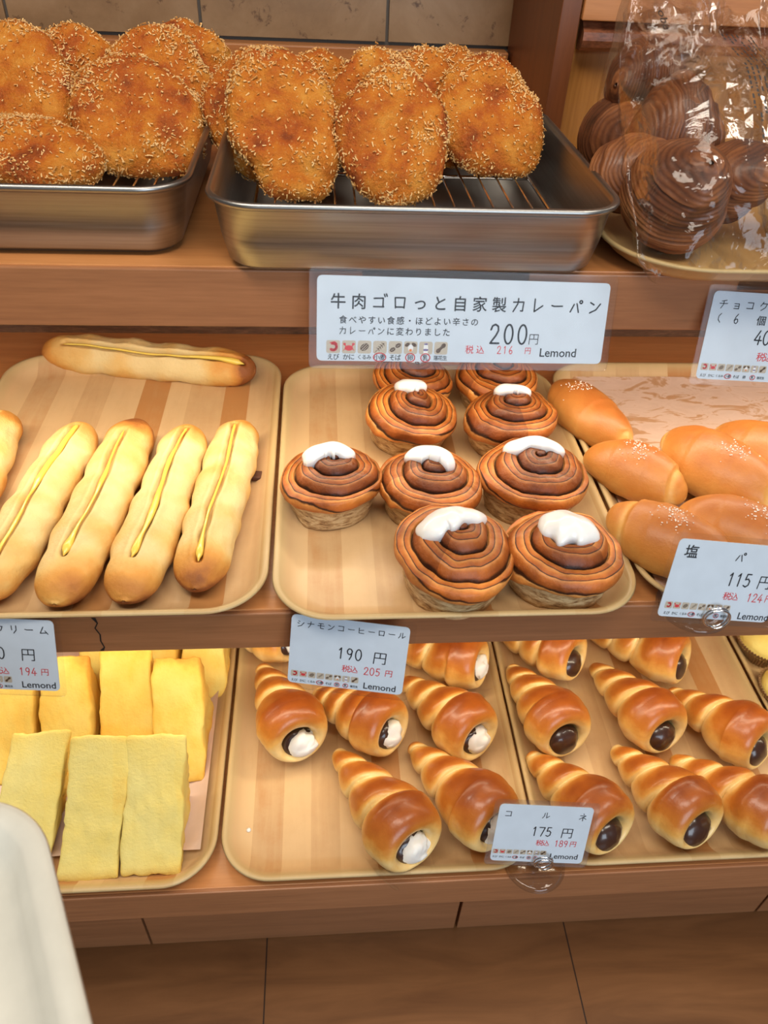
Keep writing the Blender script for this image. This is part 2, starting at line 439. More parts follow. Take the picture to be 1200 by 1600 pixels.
def circ(cx, cy, rx, ry=None, n=18, a0=0, a1=360):
    ry = rx if ry is None else ry
    return [(cx + rx * math.cos(math.radians(a0 + (a1 - a0) * i / n)), cy + ry * math.sin(math.radians(a0 + (a1 - a0) * i / n))) for i in range(n + 1)]
ST = {
 'カ': [[(.1,.7),(.85,.72),(.8,.1),(.65,.12)], [(.45,.95),(.42,.6),(.12,.05)]],
 'レ': [[(.25,.95),(.25,.08),(.85,.5)]], 'ー': [[(.1,.53),(.3,.48),(.9,.5)]],
 'パ': [[(.35,.65),(.1,.12)], [(.55,.7),(.72,.1)], circ(.85,.82,.1)],
 'ン': [[(.15,.8),(.42,.65)], [(.15,.08),(.6,.3),(.9,.72)]],
 'ゴ': [[(.12,.72),(.75,.75),(.75,.15)], [(.1,.17),(.8,.17)], [(.82,1.0),(.88,.85)], [(.96,1.03),(1.02,.88)]],
 'ロ': [[(.16,.8),(.2,.12)], [(.16,.8),(.84,.8),(.8,.12)], [(.2,.18),(.8,.18)]],
 'シ': [[(.2,.9),(.4,.8)], [(.1,.62),(.3,.52)], [(.15,.08),(.6,.25),(.92,.7)]],
 'ナ': [[(.08,.62),(.92,.65)], [(.5,.95),(.48,.5),(.2,.05)]],
 'モ': [[(.2,.85),(.8,.85)], [(.08,.52),(.92,.54)], [(.45,.85),(.45,.15),(.85,.12)]],
 'コ': [[(.15,.8),(.82,.8),(.8,.15)], [(.12,.16),(.85,.16)]],
 'ヒ': [[(.2,.9),(.2,.15),(.85,.12)], [(.2,.52),(.8,.62)]],
 'ル': [[(.32,.85),(.28,.4),(.08,.08)], [(.58,.9),(.58,.12),(.95,.42)]],
 'チ': [[(.8,.92),(.25,.8)], [(.05,.55),(.95,.57)], [(.5,.85),(.5,.45),(.25,.03)]],
 'ョ': [[(.2,.6),(.75,.6),(.75,.05)], [(.25,.34),(.75,.34)], [(.2,.07),(.78,.07)]],
 'ク': [[(.4,.95),(.12,.5)], [(.38,.78),(.85,.78),(.7,.35),(.25,.03)]],
 'リ': [[(.25,.9),(.27,.4)], [(.72,.92),(.72,.4),(.45,.03)]],
 'ム': [[(.45,.9),(.12,.15),(.8,.22)], [(.62,.45),(.92,.05)]],
 'ネ': [[(.5,1.),(.55,.88)], [(.15,.72),(.8,.72),(.1,.22)], [(.5,.5),(.5,0)], [(.58,.45),(.88,.25)]],
 '円': [[(.12,.9),(.08,.03)], [(.12,.9),(.9,.9),(.88,.06),(.7,.05)], [(.5,.9),(.5,.5)], [(.12,.5),(.88,.5)]],
 '0': [circ(.5,.5,.36,.5,24)], '1': [[(.28,.78),(.52,.98),(.5,.02)]],
 '2': [[(.14,.72),(.25,.92),(.5,1),(.76,.9),(.8,.68),(.6,.42),(.14,.02),(.9,.02)]],
 '3': [[(.2,.9),(.6,1),(.78,.76),(.45,.55),(.82,.35),(.6,.02),(.2,.1)]],
 '4': [[(.62,.98),(.1,.3),(.95,.3)], [(.68,.6),(.62,0)]],
 '5': [[(.8,.97),(.3,.97),(.22,.55),(.55,.62),(.8,.45),(.75,.15),(.45,0),(.15,.1)]],
 '6': [[(.68,1),(.35,.7),(.15,.32),(.3,.05),(.6,0),(.82,.2),(.72,.45),(.45,.48),(.18,.28)]],
 '7': [[(.1,.95),(.88,.95),(.45,0)]],
 '8': [circ(.5,.75,.28,.24), circ(.5,.26,.34,.26)],
 '9': [circ(.48,.72,.3,.26) , [(.8,.8),(.7,.3),(.5,0)]],
 '(': [[(.65,1),(.4,.7),(.4,.3),(.65,0)]], ')': [[(.35,1),(.6,.7),(.6,.3),(.35,0)]],
}
class Flat:
    """flat ink shapes collected on a card, in card coordinates"""
    def __init__(s): s.V = []; s.F = []; s.mi = []; s.mats = []
    def m(s, mat):
        if mat not in s.mats: s.mats.append(mat)
        return s.mats.index(mat)
    def poly(s, pts, mat, z):
        o = len(s.V); s.V += [(x, y, z) for x, y in pts]; s.F.append(tuple(range(o, o + len(pts)))); s.mi.append(s.m(mat))
    def line(s, pts, w, mat, z):
        for (x0, y0), (x1, y1) in zip(pts[:-1], pts[1:]):
            L = math.hypot(x1 - x0, y1 - y0)
            if L < 1e-9: continue
            nx, ny = -(y1 - y0) / L * w / 2, (x1 - x0) / L * w / 2
            s.poly([(x0 + nx, y0 + ny), (x0 - nx, y0 - ny), (x1 - nx, y1 - ny), (x1 + nx, y1 + ny)], mat, z)
        for x, y in pts: s.poly(circ(x, y, w / 2, None, 8)[:-1], mat, z + 1e-6)
    def char(s, ch, cx, cy, h, mat, z, wt=0.1, asp=1.0):
        if ch in ST:
            if ch.isdigit(): asp *= 0.62
            for st in ST[ch]: s.line([(cx + (x - .5) * h * asp, cy + (y - .5) * h) for x, y in st], wt * h, mat, z)
        else:
            V, F = glyph(ch)
            c0 = np.array([0.5, 0.38]); o = len(s.V)
            if len(ch) > 1: c0 = (V.min(0) + V.max(0)) / 2
            k = s.m(mat); d = (.007 if mat is RED else .013) if len(ch) == 1 else .010
            for n_, (ex, ey) in enumerate(((d, 0), (-d, 0), (0, d), (0, -d))):      # pen weight
                o = len(s.V)
                s.V += [(cx + (x + ex - c0[0]) * h * 1.1, cy + (y + ey - c0[1]) * h * 1.1, z + n_ * 2e-6) for x, y in V]
                s.F += [tuple(i + o for i in f) for f in F]; s.mi += [k] * len(F)
    def build(s, name, parent):
        me = mesh(name, s.V, s.F, False, None, s.mi)
        return link(name, me, s.mats, parent)

def allergen_icons(root, w, h, u0, du, v_icon, v_lab, tile, rings=(3, 5, 6)):
    f = Flat(); Z = 0.00042
    labs = ['えび', 'かに', 'くるみ', '小麦', 'そば', '卵', '乳', '落花生']
    for k in range(8):
        cx = (u0 + k * du - .5) * w; cy = (.5 - v_icon) * h; a = tile * w
        f.poly([(cx + x, cy + y) for x, y in rrect(a, a * .92, a * .15, 4)], BEIGE, Z)
        def L(pts, wd, mat): f.line([(cx + x * a, cy + y * a) for x, y in pts], wd * a, mat, Z + 4e-5)
        def E(x, y, rx, ry, mat, rot=0, dz=3e-5):
            c, s_ = math.cos(rot), math.sin(rot)
            f.poly([(cx + a * (x + px * c - py * s_), cy + a * (y + px * s_ + py * c)) for px, py in circ(0, 0, rx, ry, 16)[:-1]], mat, Z + dz)
        if k == 0:
            L(circ(0, 0, .24, .24, 12, 110, -130), .2, RED); L([(-.25, .28), (.1, .36), (.3, .2)], .05, RED)
        elif k == 1:
            E(0, -.08, .3, .2, RED); E(-.32, .2, .1, .09, RED); E(.32, .2, .1, .09, RED)
            L([(-.3, .15), (-.2, 0)], .07, RED); L([(.3, .15), (.2, 0)], .07, RED); L([(-.25, -.1), (-.38, -.25)], .05, RED); L([(.25, -.1), (.38, -.25)], .05, RED)
        elif k == 2:
            E(0, 0, .34, .24, BROWN, .6); L([(-.2, -.2), (.2, .2)], .04, BEIGE); L([(-.05, -.22), (.25, .06)], .03, BEIGE); L([(-.25, -.04), (.05, .24)], .03, BEIGE)
        elif k == 3:
            L([(-.35, -.35), (.3, .3)], .04, BROWN)
            for t in (-.1, .02, .14, .26): L([(t, t), (t - .14, t + .05)], .05, BROWN); L([(t, t), (t + .05, t - .14)], .05, BROWN)
        elif k == 4:
            E(-.2, -.15, .22, .15, BROWN, .5); E(.2, .15, .22, .15, BROWN, .5); L([(-.3, -.22), (-.1, -.1)], .03, BEIGE); L([(.1, .08), (.3, .2)], .03, BEIGE)
        elif k == 5:
            E(-.25, .22, .2, .13, BROWN, .5); E(.25, .22, .2, .13, BROWN, -.5); E(0, -.02, .2, .26, WHITE, 0, 5e-5); E(0, -.18, .11, .1, ORANGE, 0, 7e-5)
        elif k == 6:
            f.poly([(cx + x * a, cy + y * a) for x, y in ((-.17, -.4), (.17, -.4), (.17, .1), (.1, .35), (-.1, .35), (-.17, .1))], WHITE, Z + 3e-5)
            L([(-.12, -.14), (.12, -.14)], .14, PURPLE); L([(-.08, .28), (.08, .28)], .12, PURPLE)
        else:
            E(-.18, -.18, .2, .16, BROWN, .8); E(.18, .18, .2, .16, BROWN, .8); L([(-.15, -.15), (.15, .15)], .2, BROWN)
        lab = labs[k]; lh = tile * w * (.42 if len(lab) < 3 else .34); cy2 = (.5 - v_lab) * h
        for i, ch in enumerate(lab): f.char(ch, cx + (i - (len(lab) - 1) / 2) * lh * 1.02, cy2, lh, INK, Z + 2e-5)
        if k in rings:
            rx = a * (.46 if len(lab) > 1 else .34)
            f.line(circ(cx, cy2, rx, a * .3, 20), a * .075, REDRING, Z + 9e-5)
    return f.build('allergen_icons', root)

def card(name, loc, rot, w, h, label, texts, icons, margin=0.005, group='price cards along the shelf edges', rings=(3, 5, 6)):
    root = empty(name, loc, label, 'price card', group, [math.radians(a) for a in rot])
    link('clear_sleeve', rloft('clear_sleeve', w + 2 * margin, h + 2 * margin, 0.004, [(0, -.0004), (0, .0008)], 5, False), SLEEVE, root)
    link('paper_insert', rloft('paper_insert', w, h, 0.0012, [(0, -.0002), (0, .0003)], 4, False), PAPER, root)
    f = Flat()
    for t in texts:
        s, u, v, hh, du, mat, wt = t            # string, first-char u, v, height (of card), u step, ink, weight
        if s == 'Lemond': f.char(s, (u - .5) * w, (.5 - v) * h, hh * h * 1.28, mat, .00042); continue
        for i, ch in enumerate(s):
            if ch == ' ': continue
            f.char(ch, (u + i * du - .5) * w, (.5 - v) * h, hh * h, mat, .00042, wt)
    f.build('lettering', root)
    allergen_icons(root, w, h, *icons, rings=rings)
    return root

# ------------------------------------------------------------------ the setting
def struct(name, me, mat): return tag(link(name, me, mat), kind='structure')
struct('floor', box_mesh('floor', -2.2, 2.4, -1.5, 1.6, -0.05, 0.0), FLOOR)
# tiled back wall: grout bed with the tiles standing proud of it
parts = []
bm = bmesh.new()
def add_box(bm, x0, x1, y0, y1, z0, z1, mi=0, bev=0.0):
    r = bmesh.ops.create_cube(bm, size=1.0)
    for v in r['verts']:
        v.co = ((x0 + x1) / 2 + v.co.x * (x1 - x0), (y0 + y1) / 2 + v.co.y * (y1 - y0), (z0 + z1) / 2 + v.co.z * (z1 - z0))
    for f in {f for v in r['verts'] for f in v.link_faces}: f.material_index = mi
add_box(bm, -1.6, 1.8, WALL_Y, WALL_Y + .1, 0, 2.6, 1)
xs = [-.14 + .2245 * k for k in range(-6, 9)]
for x in xs:
    for z in [.9745 + .2245 * k for k in range(0, 7)]:
        add_box(bm, x + .002, x + .2225, WALL_Y - .004, WALL_Y + .01, z + .002, z + .2225, 0)
me = bpy.data.meshes.new('wall_back'); bm.to_mesh(me); bm.free()
struct('wall_back', me, [TILE, GROUT])

shelf = empty('display_shelving', (0, 0.6, 0), 'stepped orange brown wooden bakery shelving unit with three display shelves', 'shelving')
def sp(name, x0, x1, y0, y1, z0, z1, mat, bev=0.001):
    return link(name, box_mesh(name, x0, x1, y0 - 0.6, y1 - 0.6, z0, z1, bev), mat, shelf)
X0, X1 = -1.0, 1.2
def shelf_board(kind, y0, y1, zt, th):
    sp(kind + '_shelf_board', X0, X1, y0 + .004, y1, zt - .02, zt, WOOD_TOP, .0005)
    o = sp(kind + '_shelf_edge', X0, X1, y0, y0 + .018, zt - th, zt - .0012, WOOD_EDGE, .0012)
    return o
shelf_board('upper', YU, WALL_Y - .005, ZU, .050)
mid_edge = shelf_board('middle', YM, BACK_Y, ZM, .0444)
shelf_board('lower', YL, .80, ZL, .050)
sp('back_panel', X0, X1, BACK_Y, BACK_Y + .02, ZM - .02, ZU - .02, WOOD_RAW)
sp('lower_back_panel', X0, X1, .80, .82, 0.0, ZM - .02, WOOD_EDGE)
sp('top_shelf_board', X0, X1, .76, WALL_Y - .005, 1.42, 1.45, WOOD_TOP)  # unseen shelf, inferred from the dim back and added to shade the tiles
for a, b in ((X0, -.2425), (-.2395, .1775), (.1815, .62), (.624, X1)):
    sp('kick_panel', a, b, .438, .452, 0.001, ZL - .05, WOOD_EDGE, .0008)
sp('rear_batten', X0, .233, WALL_Y - .03, WALL_Y - .006, ZU, .9735, WOOD_TOP, .002)
sp('partition', .236, .256, .872, WALL_Y - .005, ZU, 1.42, WOOD_DARK)
sp('golden_panel', .257, X1, .89, .905, ZU, 1.42, WOOD_GOLD)
V = []; prof = [(.0, 0.0), (-.012, .0), (-.017, .004), (-.019, .010), (-.018, .017), (-.012, .0215), (-.008, .0255), (0, .026)]
for x in (.262, X1):
    V += [(x, .889 + py - .6, 1.0095 + pz) for py, pz in prof]
F = grid_faces(2, len(prof)) + [tuple(range(8)), tuple(range(8, 16))[::-1]]
link('moulding', mesh('moulding', V, F, False), WOOD_MOULD, shelf)
sp('upper_cap', .257, X1, .868, .889, 1.0365, 1.42, WOOD_TOP)
for yy, zz in ((.475, ZM - .045 + .0), (.64, ZU - .05)):
    pass
sp('led_bar', X0, X1, .46, .49, ZM - .0535, ZM - .0205, plain('led_housing', (.8, .78, .7), .5))
sp('led_bar', X0, X1, .625, .655, ZU - .052, ZU - .0205, plain('led_housing', (.8, .78, .7), .5))
# jagged crack across the middle shelf edge
zz = [(0, ZM - .0015), (.002, ZM - .008), (-.001, ZM - .014), (.0015, ZM - .022), (.0005, ZM - .03), (.002, ZM - .038), (-.001, ZM - .0425)]
V = []
for i, (dx, z) in enumerate(zz):
    wd = .0006 + (.0012 if i in (0, 6) else 0)
    V += [(-.186 + dx - wd, YM - .6 - .0003, z), (-.186 + dx + wd, YM - .6 - .0003, z)]
link('edge_crack', mesh('edge_crack', V, [(2*i, 2*i+1, 2*i+3, 2*i+2) for i in range(6)], False), DARKGAP, shelf)

# ------------------------------------------------------------------ trays
TRAY_RINGS = [(.030, 0.0), (.022, .0008), (.012, .007), (.006, .0145), (.0015, .0155), (0, .0170), (.0012, .0186), (.004, .0186), (.0065, .0170), (.013, .0095), (.020, .0042), (.028, .0030)]
def tray(loc, w, d, label, r=.05, mat=None, rings=TRAY_RINGS, name='bakery_tray', group='wood print trays on the shelves'):
    me = rloft(name, w, d, r, rings, 14)
    o = link(name, me, mat or TRAY, None, loc)
    return tag(o, label, 'tray', group)
TW = .309
tray((.1115, .606, ZM + .0002), TW, .398, 'wood grain tray under the iced cinnamon rolls on the middle shelf')
tray((-.2005, .622, ZM + .0002), TW, .412, 'wood grain tray under the custard bread sticks, at left of the middle shelf')
tray((.4235, .614, ZM + .0002), TW, .398, 'wood grain tray lined with stained paper under the salt rolls')
tray((.0515, .530, ZL + .0002), TW, .400, 'wood grain tray under the white cream cornets on the lower shelf')
tray((-.2605, .528, ZL + .0002), TW, .400, 'wood grain tray lined with paper under the yellow cake wedges')
tray((.3580, .530, ZL + .0002), .300, .400, 'wood grain tray under the chocolate cornets on the lower shelf')
tray((.6640, .530, ZL + .0002), .305, .400, 'tray at the right edge of the lower shelf under the pleated paper cups')
tray((.432, .713, ZU + .0002), .398, .322, 'pale wooden tray under the bagged chocolate croissants on the top shelf', .075, TRAY_B)

def sheet(name, loc, w, d, mat, label, seed, curl=.006):
    nu, nv = 30, 30
    u, v = np.meshgrid(np.linspace(-.5, .5, nu), np.linspace(-.5, .5, nv), indexing='ij')
    P = np.stack([u.ravel() * w, v.ravel() * d, np.zeros(nu * nv)], 1)
    e = np.clip((np.maximum(np.abs(u), np.abs(v)).ravel() - .44) / .06, 0, 1)
    P[:, 2] = .0008 + e ** 2 * curl + .0005 * (fbm(P, 12, seed, 3) + 1)
    o = link(name, mesh(name, P, grid_faces(nu, nv)), mat, None, loc)
    return tag(o, label, 'paper')
sheet('baking_paper', (.4235, .614, ZM + .0035), .275, .362, PARCH, 'oil stained pinkish baking paper lining the salt roll tray', 3, .004)
sheet('baking_paper', (-.2600, .540, ZL + .0035), .276, .350, PARCH2, 'plain pinkish baking paper under the yellow cake wedges', 5, .010)

# steel vats with wire racks
VAT_RINGS = [(.030, 0.0), (.020, .001), (.0135, .006), (.009, .025), (.0055, .050), (.003, .0515), (.0008, .0530), (0, .0548), (.0008, .0566), (.003, .0575), (.0055, .0560), (.0066, .0520), (.0100, .025), (.0145, .007), (.021, .0022), (.031, .0012)]
def vat(loc, w, d, label, rlabel):
    o = link('steel_vat', rloft('steel_vat', w, d, .04, VAT_RINGS, 14), STEEL, None, loc)
    tag(o, label, 'vat', 'steel vats of curry bread')
    r = empty('wire_rack', (loc[0], loc[1], loc[2] + .0035), rlabel, 'rack', 'wire racks inside the steel vats')
    rw, rd = w - .060, d - .060
    fr = tube([(x, y, .0145) for x, y in rrect(rw, rd, .02, 6)], .0019, 8, True)
    link('rack_frame', mesh('rack_frame', *fr), CHROME, r)
    rod = mesh('rod', *tube([(0, -rd / 2, 0), (0, 0, 0), (0, rd / 2, 0)], .0011, 6))
    n = int(rw / .0165)
    for i in range(1, n):
        c = link('rod', rod, CHROME if i == 1 else None, r, (-rw / 2 + rw * i / n, 0, .0174))
    cr = mesh('cross_rod', *tube([(-rw / 2, 0, 0), (0, 0, 0), (rw / 2, 0, 0)], .0018, 8))
    for k, y in enumerate((-.045, .045)): link('cross_rod', cr, CHROME if k == 0 else None, r, (0, y, .0145))
    for k, (sx, sy) in enumerate(((-1, -1), (1, -1), (1, 1), (-1, 1))):
        link('foot', mesh('foot', *tube([(0, 0, .0), (0, 0, .007), (0, 0, .0145)], .0018, 6)), CHROME, r, (sx * (rw / 2 - .02), sy * rd / 2, 0))
vat((.0735, .722, ZU + .0002), .318, .315, 'steel vat of curry bread in the middle of the top shelf', 'wire rack inside the middle steel vat of curry bread')
vat((-.2480, .740, ZU + .0002), .300, .290, 'steel vat of curry bread at the left end of the top shelf', 'wire rack inside the left steel vat of curry bread')

# ------------------------------------------------------------------ curry bread
OUTL = {11: [1, .98, 1, 1.15, 1, .82, 1, 1.16], 13: [1, .86, 1, 1.04, 1, .95, .97, 1.20], 24: [1, .92, 1, 1.10, 1, 1.04, 1, 1.18], 12: [1, .97, 1, .98, 1, .97, 1, 1.0], 21: [1, .95, 1, 1, 1, 1, 1, 1.1]}
def curry_mesh(a, b, th, seed, dent=.006, tall=0.0):
    nu, nv = 96, 44
    lon = np.linspace(0, 2 * np.pi, nu, endpoint=False); lat = np.linspace(-np.pi / 2 + .02, np.pi / 2 - .02, nv)
    LO, LA = np.meshgrid(lon, lat, indexing='ij'); LO = LO.ravel(); LA = LA.ravel()
    rs = np.random.RandomState(seed)
    out = 1 + .045 * np.sin(2 * LO + rs.uniform(0, 6)) + .035 * np.sin(3 * LO + rs.uniform(0, 6)) + .02 * np.sin(5 * LO + rs.uniform(0, 6))
    if seed in OUTL:
        c = OUTL[seed]; x = (LO / (2 * np.pi) * 8); i0 = np.floor(x).astype(int); fr = x - i0; fr = fr * fr * (3 - 2 * fr)
        c = np.array(c); out = c[i0 % 8] * (1 - fr) + c[(i0 + 1) % 8] * fr + .012 * np.sin(5 * LO + seed)
    cl = np.cos(LA) ** .62; sl = np.sign(LA) * np.abs(np.sin(LA)) ** .9
    P = np.stack([a * cl * np.cos(LO) * out, b * cl * np.sin(LO) * out, th / 2 * sl], 1)
    rr = (P[:, 0] / a) ** 2 + (P[:, 1] / b) ** 2
    dx, dy = rs.uniform(-.2, .2, 2)
    r2 = (P[:, 0] / a - dx) ** 2 + (P[:, 1] / b - dy) ** 2
    front = P[:, 2] > 0
    P[:, 2] -= np.where(front, dent * np.exp(-r2 / .12), 0)
    N = P / np.array([a * a, b * b, (th / 2) ** 2]); N /= np.linalg.norm(N, axis=1)[:, None]
    n = fbm(P, 28, seed + 3, 4)
    P += N * (n * .0022)[:, None]
    P[:, 2] += .0022 * fbm(P * [1, 1, 0], 13, seed + 9, 2)
    brown = .40 + .28 * fbm(P, 20, seed + 5, 3) + .12 * np.where(front, np.exp(-r2 / .15), 0) - .35 * np.exp(-((P[:, 2] + .25 * th) / (.2 * th)) ** 2) * (rr > .6)
    F = grid_faces(nu, nv, True, False)
    F.append(tuple(i * nv for i in range(nu))[::-1]); F.append(tuple(i * nv + nv - 1 for i in range(nu)))
    return P, N, brown, F, nu, nv

def crumbs_mesh(P, N, count, seed, edge=.5):
    rs = np.random.RandomState(seed)
    w = np.where(P[:, 2] > -.006, 1.0, .15) * (0.22 + edge * np.clip(1.1 - np.abs(N[:, 2]), 0, 1) + 2.2 * np.clip(fbm(P, 17, seed, 3) - .05 + .25 * P[:, 1] / .05, 0, 1))
    w *= np.hypot(P[:, 0], P[:, 1]) / .05 + .1
    idx = rs.choice(len(P), count, p=w / w.sum())
    base = P[idx] + rs.normal(0, .0007, (count, 3)) ; n = N[idx]
    t = np.cross(n, rs.normal(size=(count, 3))); t /= np.linalg.norm(t, axis=1)[:, None]
    t = t + n * rs.uniform(-.3, .45, (count, 1)); t /= np.linalg.norm(t, axis=1)[:, None]
    b = np.cross(n, t); b /= np.linalg.norm(b, axis=1)[:, None]
    L = rs.gamma(2.5, .00030, (count, 1)) + .0004; W = rs.uniform(.0003, .0007, (count, 1)); H = rs.uniform(.0002, .0005, (count, 1))
    V = []; sg = [(-1, -1), (1, -1), (1, 1), (-1, 1)]
    pts = [base + t * L * sx + b * W * sy * (1 if sx > 0 else .6) + n * (H * k + (sx * L * .15 if k else 0)) for k in (0, 2.2) for sx, sy in sg]
    V = np.stack(pts, 1).reshape(-1, 3)
    F = []; mi = []
    for i in range(count):
        o = 8 * i; m = 0 if rs.rand() < .62 else 1
        F += [(o+4, o+5, o+6, o+7), (o, o+1, o+5, o+4), (o+1, o+2, o+6, o+5), (o+2, o+3, o+7, o+6), (o+3, o, o+4, o+7)]; mi += [m] * 5
    return mesh('crumbs', V, F, False, None, mi)

def curry(c, tilt, az, roll, W, L, th, seed, label, count=1300, dent=.006, edge=.6):
    root = empty('curry_bread', c, label, 'bread', 'crumbed curry breads in the steel vats', (0, 0, 0))
    Rm = Matrix.Rotation(math.radians(az), 4, 'Z') @ Matrix.Rotation(math.radians(tilt), 4, 'X') @ Matrix.Rotation(math.radians(roll), 4, 'Z')
    root.rotation_euler = Rm.to_euler()
    P, N, br, F, nu, nv = curry_mesh(W / 2, L / 2, th, seed, dent)
    link('fried_crust', mesh('fried_crust', P, F, True, {'brown': br}), CRUST, root)
    o = link('crumbs', crumbs_mesh(P, N, count, seed + 50, edge), [CRUMB, CRUMB_D], root)
    o['kind'] = 'stuff'
CB = [
 ((-.031, .727, .969), 50, 0, 0, .096, .128, .034, 11, 'long oval curry bread leaning at front left in the middle vat', 1900),
 ((.063, .711, .966), 52, 0, -2, .098, .116, .034, 12, 'oval curry bread leaning at front centre of the middle vat, paler lower left edge', 1900),
 ((.160, .786, .967), 55, 0, 0, .102, .110, .034, 13, 'smooth dark golden curry bread at right in the middle vat', 1500),
 ((-.055, .775, .966), 52, 0, 0, .090, .118, .030, 14, 'curry bread peeking out left behind the long oval one in the middle vat', 1500),
 ((.000, .820, .960), 58, 0, 0, .085, .108, .030, 15, 'curry bread at the back of the middle vat, only a small crumbed top corner showing', 1200),
 ((.050, .768, .973), 55, 0, -10, .086, .112, .030, 16, 'crumb covered curry bread just behind the front centre one, middle vat', 1700),
 ((.092, .815, .966), 58, 0, -15, .090, .112, .030, 17, 'dark curry bread at the back centre of the middle vat', 1300),
 ((.134, .832, .962), 60, 0, 0, .090, .108, .028, 18, 'curry bread behind the dark golden one at the back right of the middle vat', 1300),
 ((-.272, .800, .968), 52, 0, 0, .104, .134, .036, 21, 'large curry bread at the left edge of the photo, leaning in the left vat', 1800),
 ((-.249, .716, .944), 24, 0, -8, .128, .078, .034, 22, 'very crumbly pale curry bread lying flat at the front of the left vat', 3200),
 ((-.234, .858, .965), 64, 0, 0, .090, .112, .028, 23, 'dark curry bread at the back of the left vat behind the large left one', 1500),
 ((-.163, .772, .962), 50, 4, 0, .114, .106, .034, 24, 'broad round curry bread at the front right of the left vat', 1500),
 ((-.152, .822, .968), 57, 4, 5, .112, .116, .030, 25, 'curry bread with crumby rim, second in the right hand row of the left vat', 2200),
 ((-.127, .858, .970), 62, 4, 0, .100, .116, .028, 26, 'rearmost curry bread in the right hand row of the left vat', 1600),
]
for c, tl, az, rl, W, L, th, sd, lb, cnt in CB:
    curry(c, tl, az, rl, W, L, th, sd, lb, int(cnt * .85))

# ------------------------------------------------------------------ custard bread sticks
def stick(a, b, wid, hgt, seed, label, cream=(-.9, .9), brown_ends=(.7, .5), roll=0.0, burnt=None):
    a = np.array(a); b = np.array(b); c = (a + b) / 2; d = b - a; L = np.linalg.norm(d) + .012
    root = empty('bread_stick', (c[0], c[1], ZM + .0036), label, 'bread', 'custard filled bread sticks', (roll, 0, math.atan2(d[1], d[0])))
    nu, nv = 110, 72
    t = np.sin(np.linspace(-np.pi / 2, np.pi / 2, nu) * .98); t = .55 * t + .45 * np.linspace(-1, 1, nu); t = np.clip(t / t.max(), -.9995, .9995)
    s = np.linspace(-1, 1, nv, endpoint=False); ang = np.pi / 2 + np.pi * (.22 * s + .78 * s ** 3)
    T, A = np.meshgrid(t, ang, indexing='ij'); Tr = T.ravel(); Ar = A.ravel()
    rs = np.random.RandomState(seed); ph = rs.uniform(0, 6)
    prof = (1 - np.abs(Tr) ** 7.0) ** .5
    lump = 1 + .045 * np.sin(Tr * 15 + ph + .4 * np.sin(3 * Tr)) + .02 * np.sin(Tr * 26 + 2 * ph) + .03 * np.sin(2.2 * Tr + ph)
    y = np.sign(np.cos(Ar)) * np.abs(np.cos(Ar)) ** .9 * wid / 2 * prof * lump
    z = np.sin(Ar); z = np.where(z < 0, z * .82, z) * hgt / 2 * prof * (1 + .6 * (lump - 1))
    slit_t = np.clip((Tr - cream[0] - .02) / .05, 0, 1) * np.clip((cream[1] - Tr) / .05, 0, 1)
    wob = .0015 * np.sin(Tr * 5 + ph)
    up = np.sin(Ar) > 0
    g = np.exp(-((y - wob) / .0034) ** 2)
    z = z - np.where(up, g * .0100 * slit_t, 0) + np.where(up, .0018 * np.exp(-((np.abs(y - wob) - .0055) / .0035) ** 2) * slit_t, 0)
    P = np.stack([Tr * L / 2, y, z + hgt * .41], 1)
    P += (fbm(P, 26, seed, 3) * .0011)[:, None] * np.array([.3, 1, 1])
    e0 = np.exp(-((Tr + 1) / .27) ** 2) * brown_ends[0]; e1 = np.exp(-((Tr - 1) / .24) ** 2) * brown_ends[1]
    br = .10 + .34 * np.clip(.45 - np.sin(Ar), 0, 1.2) + 1.1 * e0 + 1.1 * e1 + .13 * (lump - 1) / .06 + .20 * fbm(P, 13, seed + 4, 3) - .15 * np.exp(-((np.abs(np.abs(Tr) - 1)) / .03) ** 2) - g * slit_t * .1
    F = grid_faces(nu, nv, False, True)
    F.append(tuple(range(nv))[::-1]); F.append(tuple(range((nu - 1) * nv, nu * nv)))
    link('bun', mesh('bun', P, F, True, {'brown': br}), STICK, root)
    # custard filling in the slit
    tt = np.linspace(cream[0] + .03, cream[1] - .02, 60); pr = (1 - np.abs(tt) ** 7.0) ** .5
    lum = 1 + .6 * (.035 * np.sin(tt * 15 + ph + .4 * np.sin(3 * tt)) + .02 * np.sin(tt * 26 + 2 * ph) + .03 * np.sin(2.2 * tt + ph))
    zc = hgt / 2 * pr * lum + hgt * .41 - .0022
    w2 = .0012 + .0016 * np.clip(fbm(np.stack([tt * 3, tt * 0, tt * 0], 1), .4, seed + 2, 2) + .4, 0, 1.2) + .0022 * np.exp(-((tt - cream[1] + .1) / .12) ** 2)
    path = np.stack([tt * L / 2, .0015 * np.sin(tt * 5 + ph), zc], 1)
    w2 *= np.clip(np.minimum(tt - tt[0], tt[-1] - tt) / .06, .12, 1)
    V, F = tube(path, w2 * .95, 10)
    link('custard_line', mesh('custard_line', V, F), CUSTARD, root)
    if burnt:
        for (bx, by, sz) in burnt:
            bm = box_mesh('burnt_scrap', bx - sz, bx + sz, by - sz * .8, by + sz * .8, .001, .006, .0015)
            link('burnt_scrap', bm, BURNT, root)
stick((-.326, .690), (-.310, .463), .046, .038, 31, 'custard bread stick cut off by the left edge of the photo', (-.95, .9), (.45, .5))
stick((-.243, .668), (-.267, .441), .050, .038, 32, 'custard bread stick second from the left in the row, pale all over', (-.92, .95), (.5, .3))
stick((-.190, .672), (-.210, .433), .051, .040, 33, 'custard bread stick with one dark baked far end, third in the row', (-.75, .72), (.95, .55))
